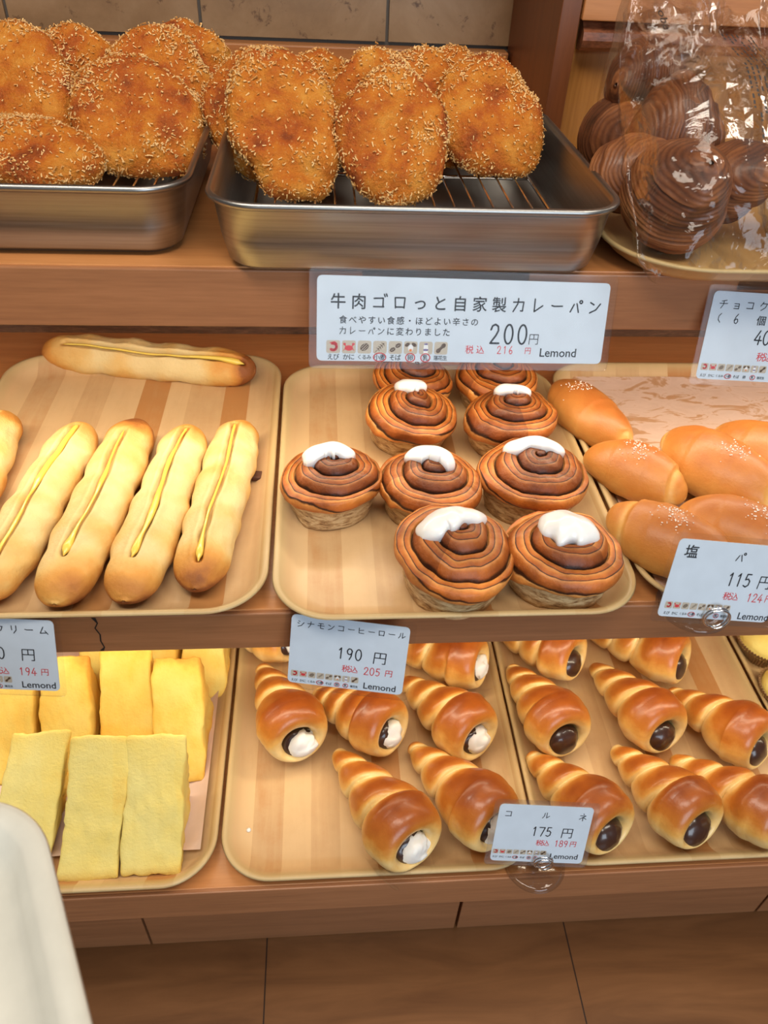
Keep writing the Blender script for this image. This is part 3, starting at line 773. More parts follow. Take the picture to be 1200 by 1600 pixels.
stick((-.135, .664), (-.157, .436), .050, .038, 34, 'custard bread stick second from the right in the row', (-.9, .74), (.6, .42), burnt=[(.0, .022, .006), (-.06, .021, .004)])
stick((-.085, .670), (-.104, .447), .049, .038, 35, 'custard bread stick at the right end of the row with a dark browned near end', (-.9, .86), (.3, .95), burnt=[(-.05, .026, .006)])
stick((-.318, .842), (-.080, .797), .048, .040, 36, 'single custard bread stick lying crosswise at the back of the tray', (-.8, .93), (.65, .8), .48)

# ------------------------------------------------------------------ cinnamon rolls
def roll_top(rho, th, R, Hr, Ht, N, off, asym):
    q = N * (rho / R) ** .92 - th / (2 * np.pi) + off + .05 * np.sin(th * 2 + off * 9) * rho / R + .03 * np.sin(5 * th + off * 5) * rho / R
    k = np.floor(q); f = q - k
    sm = np.where(f < .70, .40 * f / .70, .40 + .60 * ((f - .70) / .30) ** 1.2)
    reff = np.clip(R * (k + sm + th / (2 * np.pi) - off) / N, 0, R * 1.05)
    h = Hr + (Ht - Hr) * (1 - np.clip(reff / R, 0, 1) ** 1.35)
    h = h + .0020 * np.sqrt(np.clip(4 * f * (1 - f), 0, 1)) - .0030 * np.exp(-(np.minimum(f, 1 - f) / .035) ** 2) + asym * rho / R * np.cos(th - .7) * .003
    return h, q

def cinnamon_roll(loc, R, H, seed, label, icing, rotz=0.0, tilt=(0, 0)):
    rs = np.random.RandomState(seed)
    root = empty('cinnamon_roll', (loc[0], loc[1], ZM + .0036), label, 'pastry', 'iced cinnamon rolls', (tilt[0], tilt[1], 0))
    N = 2.7; off = rs.uniform(0, 1); Hr = H * .60; asym = rs.uniform(-1, 1)
    nt_ = 121; th = np.linspace(0, 2 * np.pi, nt_)
    rho = np.linspace(.0001, R, 96)
    TH, RH = np.meshgrid(th, rho, indexing='ij'); THr = TH.ravel(); RHr = RH.ravel()
    def top(r_, t_): return roll_top(r_, t_, R, Hr, H, N, off, asym)
    h, q = top(RHr, THr)
    wob = 1 + .03 * np.sin(2 * THr + seed) * RHr / R + .02 * np.sin(3 * THr + 2 * seed) * RHr / R
    a = THr + math.pi / 2 + rotz
    Pt = np.stack([RHr * wob * np.cos(a), RHr * wob * np.sin(a), h], 1).reshape(nt_, 96, 3)
    qt = q.reshape(nt_, 96)
    # side: overhanging rim, then the pale cup down to the base
    prof = [(1.02, -.003), (1.03, -.007), (1.01, -.011), (.965, -.0135), (.92, -.015), (.89, -.020), (.85, -.6), (.81, -.85), (.80, -.97), (.74, -1.0), (.4, -1.0), (.0, -1.0)]
    Ps = []; side = []
    edge = Pt[:, -1, :]
    for pr, dz in prof:
        z = edge[:, 2] + dz if dz > -.1 else (edge[:, 2] - .020) * (1 + dz) + 0
        e = edge.copy(); e[:, 0] *= pr; e[:, 1] *= pr; e[:, 2] = z
        Ps.append(e); side.append(np.full(nt_, 1.0 if dz <= -.0135 else 0.0))
    Ps = np.stack(Ps, 1)
    P = np.concatenate([Pt, Ps], 1); m = P.shape[1]
    qs = np.concatenate([qt, qt[:, -1:] + np.linspace(.05, 1.0, 12)[None, :] * .9], 1)
    sd = np.concatenate([np.zeros((nt_, 96)), np.stack(side, 1)], 1)
    P = P.reshape(-1, 3)
    nn = fbm(P, 30, seed, 3) * .0009; nn = nn.reshape(nt_, m); nn[-1] = nn[0]
    P += nn.ravel()[:, None] * np.array([1, 1, 1.0])
    P[:, 2] = np.maximum(P[:, 2], 0.0)
    me = mesh('swirl', P, grid_faces(nt_, m), True, {'turn': qs.ravel(), 'side': sd.ravel()})
    link('swirl', me, CINN, root)
    if icing is None: return
    spine, wid, thick = icing
    sp_ = np.array(spine, float); ns, nw = 40, 23
    tt = np.linspace(0, 1, len(sp_)); ts = np.linspace(0, 1, ns)
    sp_ = (sp_ - [0, .008]) * 1.1 + [0, .008]
    cx = np.interp(ts, tt, sp_[:, 0]); cy = np.interp(ts, tt, sp_[:, 1])
    for _ in range(6):
        cx[1:-1] = (cx[:-2] + cx[1:-1] * 2 + cx[2:]) / 4; cy[1:-1] = (cy[:-2] + cy[1:-1] * 2 + cy[2:]) / 4
    wv = np.interp(ts, np.linspace(0, 1, len(wid)), wid)
    endp = np.sqrt(np.clip(1 - np.abs(2 * ts - 1) ** 5, 0, 1)); wv = 1.45 * wv * (endp + .02) * (1 + .12 * np.sin(ts * 17 + seed))
    tx = np.gradient(cx); ty = np.gradient(cy); ln = np.hypot(tx, ty) + 1e-9
    nx, ny = -ty / ln, tx / ln
    s = np.sin(np.linspace(-np.pi / 2, np.pi / 2, nw))
    X = cx[:, None] + nx[:, None] * wv[:, None] * s[None, :]; Y = cy[:, None] + ny[:, None] * wv[:, None] * s[None, :]
    rr = np.hypot(X, Y).ravel(); an = (np.arctan2(Y, X).ravel() - math.pi / 2 - rotz) % (2 * np.pi)
    def smooth_top(r_):
        return Hr + (H - Hr) * (1 - np.clip(r_ / R, 0, 1) ** 1.35) + .0015
    hh = smooth_top(rr) + .0026
    tk = thick * np.sqrt(np.clip(1 - s[None, :] ** 2, 0, 1)) * (endp[:, None] ** 1)
    Zt = hh + tk.ravel() * (1 + .15 * fbm(np.stack([X.ravel(), Y.ravel(), 0 * rr], 1), 35, seed, 2)) + .0008
    Zb = hh - .006
    Vt = np.stack([X.ravel(), Y.ravel(), Zt], 1); Vb = np.stack([X.ravel(), Y.ravel(), Zb], 1)
    F = grid_faces(ns, nw) + [f[::-1] for f in grid_faces(ns, nw, off=ns * nw)]
    o = ns * nw
    for i in range(ns - 1):
        F.append((i * nw, o + i * nw, o + (i + 1) * nw, (i + 1) * nw)); k = nw - 1
        F.append((i * nw + k, (i + 1) * nw + k, o + (i + 1) * nw + k, o + i * nw + k))
    for j in range(nw - 1):
        F.append((j, j + 1, o + j + 1, o + j)); k = (ns - 1) * nw
        F.append((k + j, o + k + j, o + k + j + 1, k + j + 1))
    me = mesh('icing', np.concatenate([Vt, Vb]), F)
    bm = bmesh.new(); bm.from_mesh(me); bmesh.ops.recalc_face_normals(bm, faces=bm.faces[:]); bm.to_mesh(me); bm.free()
    link('icing', me, ICING, root)
CR = [
 ((.008, .563), .0455, .058, 41, 'iced cinnamon roll standing alone at the left of its tray', ([(-.020, -.004), (-.012, .010), (.004, .013), (.018, .004)], [.006, .009, .010, .008], .006), 0),
 ((.099, .556), .0475, .058, 42, 'iced cinnamon roll in the middle of the tray with an icing drip pointing down', ([(-.022, .012), (-.008, .014), (.006, .010), (.012, .000), (.012, -.008)], [.007, .010, .009, .007, .003], .006), 1.9),
 ((.198, .566), .0500, .060, 43, 'wide cinnamon roll at the right of the tray with a long flat bar of icing', ([(-.026, .012), (-.006, .016), (.012, .015), (.028, .011)], [.008, .008, .009, .007], .006), .6),
 ((.108, .458), .0500, .066, 44, 'front left cinnamon roll with a slanting white streak of icing', ([(-.026, -.004), (-.014, .008), (.004, .014), (.026, .020)], [.008, .011, .009, .005], .007), 2.6),
 ((.199, .458), .0480, .062, 45, 'front right dark cinnamon roll with the largest blob of icing', ([(-.020, .010), (-.006, .007), (.010, .002), (.024, -.005)], [.009, .0145, .0125, .006], .007), 4.0),
 ((.089, .676), .0450, .058, 46, 'iced cinnamon roll with a lopsided swirl left of centre in the third row', ([(-.018, .016), (-.008, .018), (.002, .020), (.012, .016)], [.007, .011, .012, .006], .006), 5.0, (.10, .12)),
 ((.196, .665), .0475, .060, 47, 'iced cinnamon roll at the right of the third row with a small oval of icing', ([(-.016, .010), (-.004, .014), (.006, .014), (.018, .008)], [.007, .009, .009, .007], .005), 3.3),
 ((.101, .742), .0450, .056, 48, 'back left cinnamon roll half hidden below the big curry bread card', ([(-.012, .004), (.0, .008), (.010, .004)], [.006, .008, .006], .005), 1.0),
 ((.196, .746), .0450, .056, 49, 'back right cinnamon roll half hidden below the big curry bread card', ([(-.012, .004), (.0, .008), (.010, .004)], [.006, .008, .006], .005), 2.2),
]
for r in CR:
    cinnamon_roll(r[0], r[1], r[2], r[3], r[4], r[5], r[6], r[7] if len(r) > 7 else (0, 0))

# ------------------------------------------------------------------ salt rolls
def grains(P, N, count, seed, center, spread, mat, root, sz=.0009):
    rs = np.random.RandomState(seed)
    d = np.linalg.norm(P - center, axis=1); w = np.exp(-(d / spread) ** 2) * (P[:, 2] > P[:, 2].max() * .45)
    idx = rs.choice(len(P), count, p=w / w.sum())
    V = []; F = []
    for i in idx:
        c = P[i] + N[i] * .0003 + rs.normal(0, .0008, 3) * [1, 1, .2]; s = sz * rs.uniform(.5, 1.2); o = len(V)
        V += [c + s * np.array(p) * rs.uniform(.6, 1.2, 3) for p in ((1, 0, 0), (-1, 0, 0), (0, 1, 0), (0, -1, 0), (0, 0, 1), (0, 0, -1))]
        F += [(o + a, o + b, o + c2) for a, b, c2 in ((0, 2, 4), (2, 1, 4), (1, 3, 4), (3, 0, 4), (2, 0, 5), (1, 2, 5), (3, 1, 5), (0, 3, 5))]
    o = link('salt_grains', mesh('salt_grains', V, F, False), mat, root)
    o['kind'] = 'stuff'

def salt_roll(c, d, L, wid, seed, label, tips=(.5, .6), gcount=70, gpos=0.1):
    root = empty('salt_roll', (c[0], c[1], ZM + .0050), label, 'bread', 'salt rolls on stained paper', (0, 0, math.atan2(d[1], d[0])))
    nu, nv = 90, 64
    t = np.linspace(-1, 1, nu) ; t = .5 * t + .5 * np.sin(t * np.pi / 2); t = np.clip(t, -.9995, .9995)
    A = np.linspace(0, 2 * np.pi, nv, endpoint=False)
    T, AA = np.meshgrid(t, A, indexing='ij'); T = T.ravel(); AA = AA.ravel()
    rs = np.random.RandomState(seed)
    prof = (1 - np.abs(T) ** 2.4) ** .55
    tw = T + .13 * np.sin(AA + rs.uniform(-.5, .5))
    st = np.zeros_like(T); pale = np.zeros_like(T)
    for e, sg in ((tips[0], -1), (tips[1], 1)):
        x = (sg * tw - e) / .035
        st += .13 * np.clip(x, 0, 1) * np.clip((1.05 - np.abs(T)) / .2, 0, 1)
        pale += .42 * np.exp(-((x - 2.0) / 2.2) ** 2)
        x2 = (sg * tw - e * .35) / .05
        st += .022 * np.clip(x2, 0, 1)
    R = prof * (1 - st) * (1 + .02 * np.sin(3 * T + seed))
    y = np.cos(AA) * wid / 2 * R; zc = np.sin(AA); zc = np.where(zc < 0, zc * .75, zc) * wid * .43 * R
    P = np.stack([T * L / 2, y, zc + wid * .33], 1)
    P[:, 1] += .006 * (T ** 2) * (1 if seed % 2 else -1)
    P += (fbm(P, 18, seed, 3) * .0009)[:, None] * np.array([.2, 1, 1])
    up = np.clip(np.sin(AA) * .5 + .5, 0, 1)
    br = .16 + .80 * up ** 1.3 * (.5 + .5 * prof) - pale * .9 + .10 * fbm(P, 12, seed + 2, 3)
    F = grid_faces(nu, nv, False, True); F.append(tuple(range(nv))[::-1]); F.append(tuple(range((nu - 1) * nv, nu * nv)))
    link('roll', mesh('roll', P, F, True, {'brown': br}), ROLLGOLD, root)
    N = np.stack([0 * AA, np.cos(AA), np.sin(AA)], 1)
    grains(P, N, gcount, seed, np.array([gpos * L / 2, 0, wid * .75]), .011, SALT, root)
salt_roll((.284, .686), (.040, -.105), .128, .062, 51, 'salt roll at the back left of its tray, smooth and turned lengthwise', (.95, .97), 50, -.3)
salt_roll((.306, .580), (.066, -.060), .106, .067, 52, 'salt roll with a salt cluster on top, left one of the middle row', (.95, .72), 80, -.1)
salt_roll((.386, .577), (.060, -.090), .136, .078, 53, 'large salt roll with scattered salt in the centre of the middle row', (.78, .85), 60, .15)
salt_roll((.452, .600), (.060, -.080), .125, .072, 54, 'salt roll half cut off by the right edge of the photo', (.8, .85), 40, .1)
salt_roll((.300, .479), (.080, -.060), .114, .072, 55, 'front left salt roll with a pale twisted tip, behind the salt bread card', (.50, .9), 80, -.02)
salt_roll((.374, .486), (.070, -.060), .120, .072, 56, 'front right salt roll just above the salt bread card', (.9, .85), 60, .1)

# ------------------------------------------------------------------ cornets
def cornet(tip, base, r1, seed, label, fill, turns=4.3, spin=0.0, film_on=False, fsize=.46):
    r1 *= 1.08
    tip = Vector(tip); base = Vector(base); ax = base - tip; L = ax.length
    x = ax.normalized(); y = Vector((0, 0, 1)).cross(x).normalized(); z = x.cross(y)
    M = Matrix((x, y, z)).transposed().to_4x4(); M.translation = tip
    root = empty('cornet', tip, label, 'pastry', None)
    root['group'] = 'white cream cornets' if fill == 'white' else 'chocolate cornets'
    root.rotation_euler = M.to_euler()
    nu, nv = 150, 72
    rs = np.random.RandomState(seed)
    th = np.linspace(0, 2 * np.pi, nv, endpoint=False)
    t = np.linspace(0, 1, nu)
    T, TH = np.meshgrid(t, th, indexing='ij'); T = T.ravel(); TH = TH.ravel()
    R0 = .006 + (r1 - .006) * T ** .80
    capt = np.sqrt(np.clip(1 - (1 - np.clip(T / .06, 0, 1)) ** 2, 0, 1)); R0 = R0 * (.25 + .75 * capt)
    pw = 1 / 1.2
    ph = turns * T ** pw + TH / (2 * np.pi) + spin + .05 * np.sin(TH * 2 + seed)
    f = ph - np.floor(ph)
    b = np.clip(4 * f * (1 - f), 0, 1) ** .42
    b = b * (.85 + .3 * (f - .3))
    last = np.clip((T - .80) / .12, 0, 1)
    bl = b * (1 - last) + last * np.maximum(b, .95)
    amp = .31 * np.clip(T / .08, .3, 1)
    R = R0 * (1 - amp + amp * bl) * (1 - .10 * np.clip((T - .88) / .12, 0, 1) ** 2)
    up = np.sin(TH)
    R = R * np.where(up < 0, 1 - .12 * (-up), 1)
    P = np.stack([T * L, R * np.cos(TH), R * np.sin(TH)], 1)
    n = fbm(P, 22, seed, 3)
    P += (n * .0008)[:, None] * np.array([.2, 1, 1]) * (R / r1)[:, None]
    br = (.0 + 2.3 * np.clip(bl - .52, 0, 1) ** 1.1 * np.clip(.12 + .90 * up, 0, 1) ** 1.2) * (.66 + .42 * T ** .7) + .12 * n
    # rounded lip and hole at the wide end (tilted mouth)
    lip = [(.007, .985), (.0135, .93), (.0180, .84), (.0195, .73), (.0185, .62), (.0150, .53), (.0080, fsize), (-.004, fsize * .9), (-.022, fsize * .6)]
    E = P[-nv:].copy(); PP = [P]; BB = [br]
    lowc = -.36 * r1
    for dx, k in lip:
        e = E.copy(); e[:, 0] = L + dx; e[:, 1] = E[:, 1] * k; e[:, 2] = (E[:, 2] - lowc) * k + lowc
        PP.append(e); BB.append(np.full(nv, .04) + (.75 * np.clip(.1 + np.sin(th), 0, 1) * np.clip((k - .5) / .4, 0, 1)))
    P = np.concatenate(PP); br = np.concatenate(BB); nr = nu + len(lip)
    F = grid_faces(nr, nv, False, True); F.append(tuple(range(nv))[::-1]); F.append(tuple(range((nr - 1) * nv, nr * nv)))
    link('pastry_shell', mesh('pastry_shell', P, F, True, {'brown': br}), CORN, root)
    def blob(name, cx, cy, cz, rx, ry, rz, mat, sd, amp_=.0012):
        a = np.linspace(0, 2 * np.pi, 28, endpoint=False); l = np.linspace(-1.5, 1.5, 16)
        A, Lt = np.meshgrid(a, l, indexing='ij'); A = A.ravel(); Lt = Lt.ravel()
        Q = np.stack([np.sin(Lt) * rx, np.cos(Lt) * np.cos(A) * ry, np.cos(Lt) * np.sin(A) * rz], 1)
        Q += (fbm(Q, 60, sd, 3) * amp_)[:, None]
        Q += np.array([cx, cy, cz])
        Fb = grid_faces(28, 16, True, False); Fb.append(tuple(i * 16 for i in range(28))[::-1]); Fb.append(tuple(i * 16 + 15 for i in range(28)))
        me = mesh(name, Q, Fb)
        return link(name, me, mat, root)
    rf = r1 * fsize * .98
    if fill == 'white':
        blob('chocolate_lining', L + .007, 0, lowc, .010, rf * 1.0, rf * .98, CHOC, seed + 1)
        blob('cream_filling', L + .010, rf * .22, lowc + rf * .05, .0125, rf * .92, rf * .84, WHIP, seed + 2, .0022)
    else:
        blob('chocolate_filling', L + .009, 0, lowc, .0125, rf, rf * .96, CHOC, seed + 3, .0006)
    if film_on:
        a = np.linspace(-2.6, -.3, 24); V = []
        for xx, k in ((L - .015, 1.07), (L + .01, 1.08), (L + .028, 1.0)):
            V += [(xx + .004 * math.sin(7 * q), r1 * k * math.cos(q), r1 * k * math.sin(q) * .92 + .002) for q in a]
        link('film_wrapper', mesh('film_wrapper', V, grid_faces(3, 24)), WRAP, root)
WHITE_C = [
 ((-.075, .581, .416), (-.034, .476, .444), .038, 61, 'cream cornet at the far left, tip pointing to the back', .05, False),
 ((-.012, .541, .416), (.056, .478, .444), .037, 62, 'cream cornet whose tip is hidden below the hanging cinnamon roll card', .35, False),
 ((.090, .556, .416), (.150, .470, .444), .037, 63, 'cream cornet in the middle row at the right, cream facing the seam between the trays', .6, True),
 ((.072, .610, .416), (.163, .560, .444), .036, 64, 'back right cream cornet with clear film behind the hanging card', .2, True),
 ((-.115, .640, .416), (-.055, .605, .442), .035, 65, 'back left cream cornet, only a sliver showing left of the hanging card', .8, False),
 ((.011, .464, .416), (.073, .357, .445), .039, 66, 'largest cream cornet lying at the front centre of the left cornet tray', .55, True),
 ((.092, .468, .416), (.153, .372, .445), .038, 67, 'front right cream cornet beside the small cornet price card', .15, False),
]
for t_, b_, r1, sd, lb, spn, fo in WHITE_C: cornet(t_, b_, r1, sd, lb, 'white', 3.7, spn, fo)
CHOC_C = [
 ((.221, .570, .416), (.250, .470, .444), .037, 71, 'chocolate cornet at the left of the middle row with a full round chocolate end', .3),
 ((.322, .569, .416), (.358, .470, .444), .037, 72, 'chocolate cornet in the centre of the middle row', .7),
 ((.401, .528, .416), (.452, .447, .444), .037, 73, 'chocolate cornet at the right of the middle row, wide end cut by the photo edge', .1),
 ((.212, .630, .416), (.278, .567, .444), .036, 74, 'back left chocolate cornet close under the middle shelf edge', .45),
 ((.328, .626, .416), (.404, .559, .444), .036, 75, 'back right chocolate cornet close under the middle shelf edge', .9),
 ((.219, .452, .416), (.265, .363, .444), .037, 76, 'front left chocolate cornet just behind the small cornet price card', .2),
 ((.314, .456, .416), (.354, .364, .445), .038, 77, 'front centre chocolate cornet with its dark end towards the shelf edge', .5),
 ((.374, .441, .416), (.432, .361, .444), .036, 78, 'front right chocolate cornet, paler, at the right edge of the photo', .85),
]
for t_, b_, r1, sd, lb, spn in CHOC_C: cornet(t_, b_, r1, sd, lb, 'choc', 3.7, spn, False, .50)
# crumb of cream on the tray
me = mesh('cream_crumb', *merge([tube([(0, 0, .0), (0, 0, .0012), (0, .0004, .0028)], [.0022, .0026, .0008], 9)]))
tag(link('cream_crumb', me, WHIP, None, (-.078, .388, ZL + .0034)), 'small white cream crumb lying at the left edge of the cream cornet tray', 'crumb')

# ------------------------------------------------------------------ yellow cake wedges
def wedge(x0, x1, y, depth, h, seed, label, top_back=.85, skew=0.0, brown=.2, edge_br=.3):
    w = x1 - x0
    tri = np.array([(0, 0), (depth, 0), (depth * top_back, h)]); cen = tri.mean(0)
    # rounded triangle outline
    pts = []
    rad = .004
    for i in range(3):
        p = tri[i]; a = tri[i - 1]; b = tri[(i + 1) % 3]
        ua = (a - p) / np.linalg.norm(a - p); ub = (b - p) / np.linalg.norm(b - p)
        for k in range(5):
            s = k / 4; q = p + ua * rad * 1.6 * (1 - s) ** 2 + ub * rad * 1.6 * s ** 2
            pts.append(q)
        for k in range(1, 22):
            s = k / 22; e0 = p + ub * rad * 1.6; e1 = b + (p - b) / np.linalg.norm(p - b) * rad * 1.6
            pts.append(e0 + (e1 - e0) * s)
    pts = np.array(pts); m = len(pts)
    xs = np.concatenate([[-w/2, -w/2, -w/2, -w/2 + .0008, -w/2 + .003], np.linspace(-w/2 + .006, w/2 - .006, 24), [w/2 - .003, w/2 - .0008, w/2, w/2, w/2]])
    sc = np.concatenate([[.02, .5, .93, .975, .995], np.ones(24), [.995, .975, .93, .5, .02]])
    V = []
    for x, k in zip(xs, sc):
        q = cen + (pts - cen) * k
        V.append(np.stack([np.full(m, x) + skew * q[:, 1], q[:, 0], q[:, 1]], 1))
    V = np.concatenate(V)
    P = V.copy()
    rs = np.random.RandomState(seed)
    d = np.stack([V[:, 0] / w * .7, (V[:, 1] - cen[0]) / depth, (V[:, 2] - cen[1]) / h], 1); d /= np.linalg.norm(d, axis=1)[:, None] + 1e-9
    n = fbm(V, 16, seed, 4)
    P += d * (n * .0022 + .0008 * fbm(V, 90, seed + 11, 2))[:, None]
    P[:, 0] += .0020 * fbm(V * [0.2, 1, 1], 22, seed + 7, 3) * np.tanh(V[:, 0] / .006)
    P[:, 2] = np.maximum(P[:, 2], 0)
    ed = np.exp(-np.minimum.reduce([np.abs(V[:, 2] - h) / .012, np.abs(V[:, 2]) / .010 + .6]))
    br = brown + edge_br * ed + .16 * fbm(V, 14, seed + 3, 3) + .1 * (np.abs(V[:, 0]) > w / 2 - .002)  # brown also holds the led warmth painted into the rear rows
    F = grid_faces(len(xs), m, False, True); F.append(tuple(range(m))[::-1]); F.append(tuple(range((len(xs) - 1) * m, len(xs) * m)))
    me = mesh('cake_wedge', P, F, True, {'brown': br})
    bm = bmesh.new(); bm.from_mesh(me); bmesh.ops.recalc_face_normals(bm, faces=bm.faces[:]); bm.to_mesh(me); bm.free()
    o = link('cake_wedge', me, CAKE, None, ((x0 + x1) / 2, y, ZL + .0058))
    return tag(o, label, 'cake', 'yellow sponge cake wedges')
wedge(-.1955, -.1400, .343, .086, .112, 81, 'yellow cake wedge at the front right, its triangular side showing', .98, .08)
wedge(-.2530, -.1985, .342, .088, .113, 82, 'yellow cake wedge in the front row with a browned crumb at its foot', .98, .14)
wedge(-.3200, -.2655, .352, .090, .108, 83, 'yellow cake wedge partly covered by the white serving tray', .98, .24)
wedge(-.1800, -.1270, .440, .088, .106, 84, 'yellow cake wedge with orange baked right side, behind the front right one', .98, 0, .48, .5)  # rear rows carry warm led light in their colour, besides baked edges
wedge(-.2350, -.1825, .452, .088, .106, 85, 'golden cake wedge in the second row left of the orange sided one', .98, 0, .46, .4)
wedge(-.2960, -.2440, .446, .088, .104, 86, 'golden cake wedge in the second row partly below the hanging cream bread card', .98, 0, .46, .4)
wedge(-.3530, -.3010, .446, .088, .104, 87, 'golden cake wedge in the second row at the left edge of the photo', .98, 0, .46, .4)
wedge(-.1640, -.1140, .545, .088, .104, 88, 'golden cake wedge at the back right corner of its tray', .98, 0, .5, .4)
wedge(-.2220, -.1700, .548, .088, .104, 89, 'golden cake wedge in the back row behind the gap of the second row', .98, 0, .5, .4)
wedge(-.2790, -.2270, .545, .088, .104, 90, 'golden cake wedge in the back row right of the hanging cream bread card', .98, 0, .5, .4)

# ------------------------------------------------------------------ pleated cup cakes at the right edge
def cupcake(loc, r, seed, label):
    root = empty('cup_cake', loc, label, 'cake', 'small cakes in pleated cups')
    n = 120; V = []
    for k, (rr, z) in enumerate(((.72, 0), (.86, .012), (1.02, .026), (1.0, .026), (.84, .012), (.7, .001))):
        for i in range(n):
            a = 2 * math.pi * i / n; q = rr * r * (1 + (.035 if i % 2 else -.035) * (rr > .71))
            V.append((q * math.cos(a), q * math.sin(a), z))
    F = grid_faces(6, n, False, True); F.append(tuple(range(n))[::-1]); F.append(tuple(range(5 * n, 6 * n)))
    link('pleated_cup', mesh('pleated_cup', V, F, False), CUP, root)
    nu, nv = 48, 20; P = []
    for i in range(nu):
        for j in range(nv):
            a = 2 * math.pi * i / nu; s = j / (nv - 1)
            rr = r * .93 * math.sin(s * math.pi / 2) if s < 1 else r * .93
            z = .024 + .016 * math.cos(s * math.pi / 2) if j < nv - 2 else .018
            P.append((rr * math.cos(a), rr * math.sin(a), z))
    P = np.array(P); P[:, 2] += .0016 * fbm(P, 30, seed, 3)
    F = grid_faces(nu, nv, True, False)
    link('cake_top', mesh('cake_top', P, F, True, {'brown': .3 + .2 * fbm(P, 20, seed, 3)}), CAKE, root)
cupcake((.545, .520, ZL + .0036), .034, 91, 'nearer yellow cake in a brown pleated cup at the right photo edge')
cupcake((.552, .595, ZL + .0036), .036, 92, 'farther yellow cake in a brown pleated cup at the right photo edge')

# ------------------------------------------------------------------ bagged chocolate croissants
def croissant(c, L, r, rot, seed, label, bend=.5):
    root = link('chocolate_croissant', None or croissant_mesh(L, r, seed, bend), PASTRY, None, c, [math.radians(a) for a in rot])
    return tag(root, label, 'pastry', 'chocolate croissants in clear bags')
def croissant_mesh(L, r, seed, bend):
    nu, nv = 160, 48
    t = np.linspace(-1, 1, nu); A = np.linspace(0, 2 * np.pi, nv, endpoint=False)
    T, AA = np.meshgrid(t, A, indexing='ij'); T = T.ravel(); AA = AA.ravel()
    prof = (1 - np.abs(np.clip(T, -.999, .999)) ** 2.0) ** .6
    ph = np.abs(T) * 3.2 + .10 * np.sin(AA + seed); f = ph - np.floor(ph)
    fine = np.abs(np.sin(ph * 15 + 1.2 * np.sin(AA * 2 + seed) + .8 * np.sin(AA * 3 + 5 * T)))
    R = r * prof * (1 - .06 * f + .022 * fine) * (1 + .05 * np.sin(AA * 2 + seed) + .04 * np.sin(4 * T + seed)) + .001
    cx = T * L / 2; cy = -bend * r * 1.2 * (T ** 2)
    P = np.stack([cx, cy + R * np.cos(AA), R * np.sin(AA) * .95], 1)
    P += (fbm(P, 30, seed, 3) * .0014)[:, None]
    br = .36 + .22 * f + .30 * (1 - fine) * .8 + .22 * fbm(P, 16, seed + 1, 3)
    F = grid_faces(nu, nv, False, True); F.append(tuple(range(nv))[::-1]); F.append(tuple(range((nu - 1) * nv, nu * nv)))
    return mesh('chocolate_croissant', P, F, True, {'brown': br})
croissant((.289, .632, .949), .105, .042, (20, 50, 75), 101, 'big dark chocolate croissant at the bottom of the front bag', .3)
croissant((.305, .700, .985), .10, .036, (75, 0, 10), 102, 'chocolate croissant with fine curled layers at the top of the front bag', .8)
croissant((.262, .672, .952), .085, .032, (10, 35, 100), 103, 'reddish chocolate croissant behind the big one at the left of the front bag')
croissant((.348, .660, .952), .085, .032, (15, 40, 80), 104, 'chocolate croissant at the right of the front bag behind the glare')
croissant((.274, .752, .962), .090, .036, (10, 20, 60), 105, 'lower chocolate croissant in the rear left bag')
croissant((.290, .766, 1.008), .080, .032, (20, 10, 20), 106, 'upper chocolate croissant in the rear left bag')
croissant((.435, .640, .955), .105, .042, (10, 30, 70), 107, 'dark chocolate croissant in the bag cut off by the right photo edge')

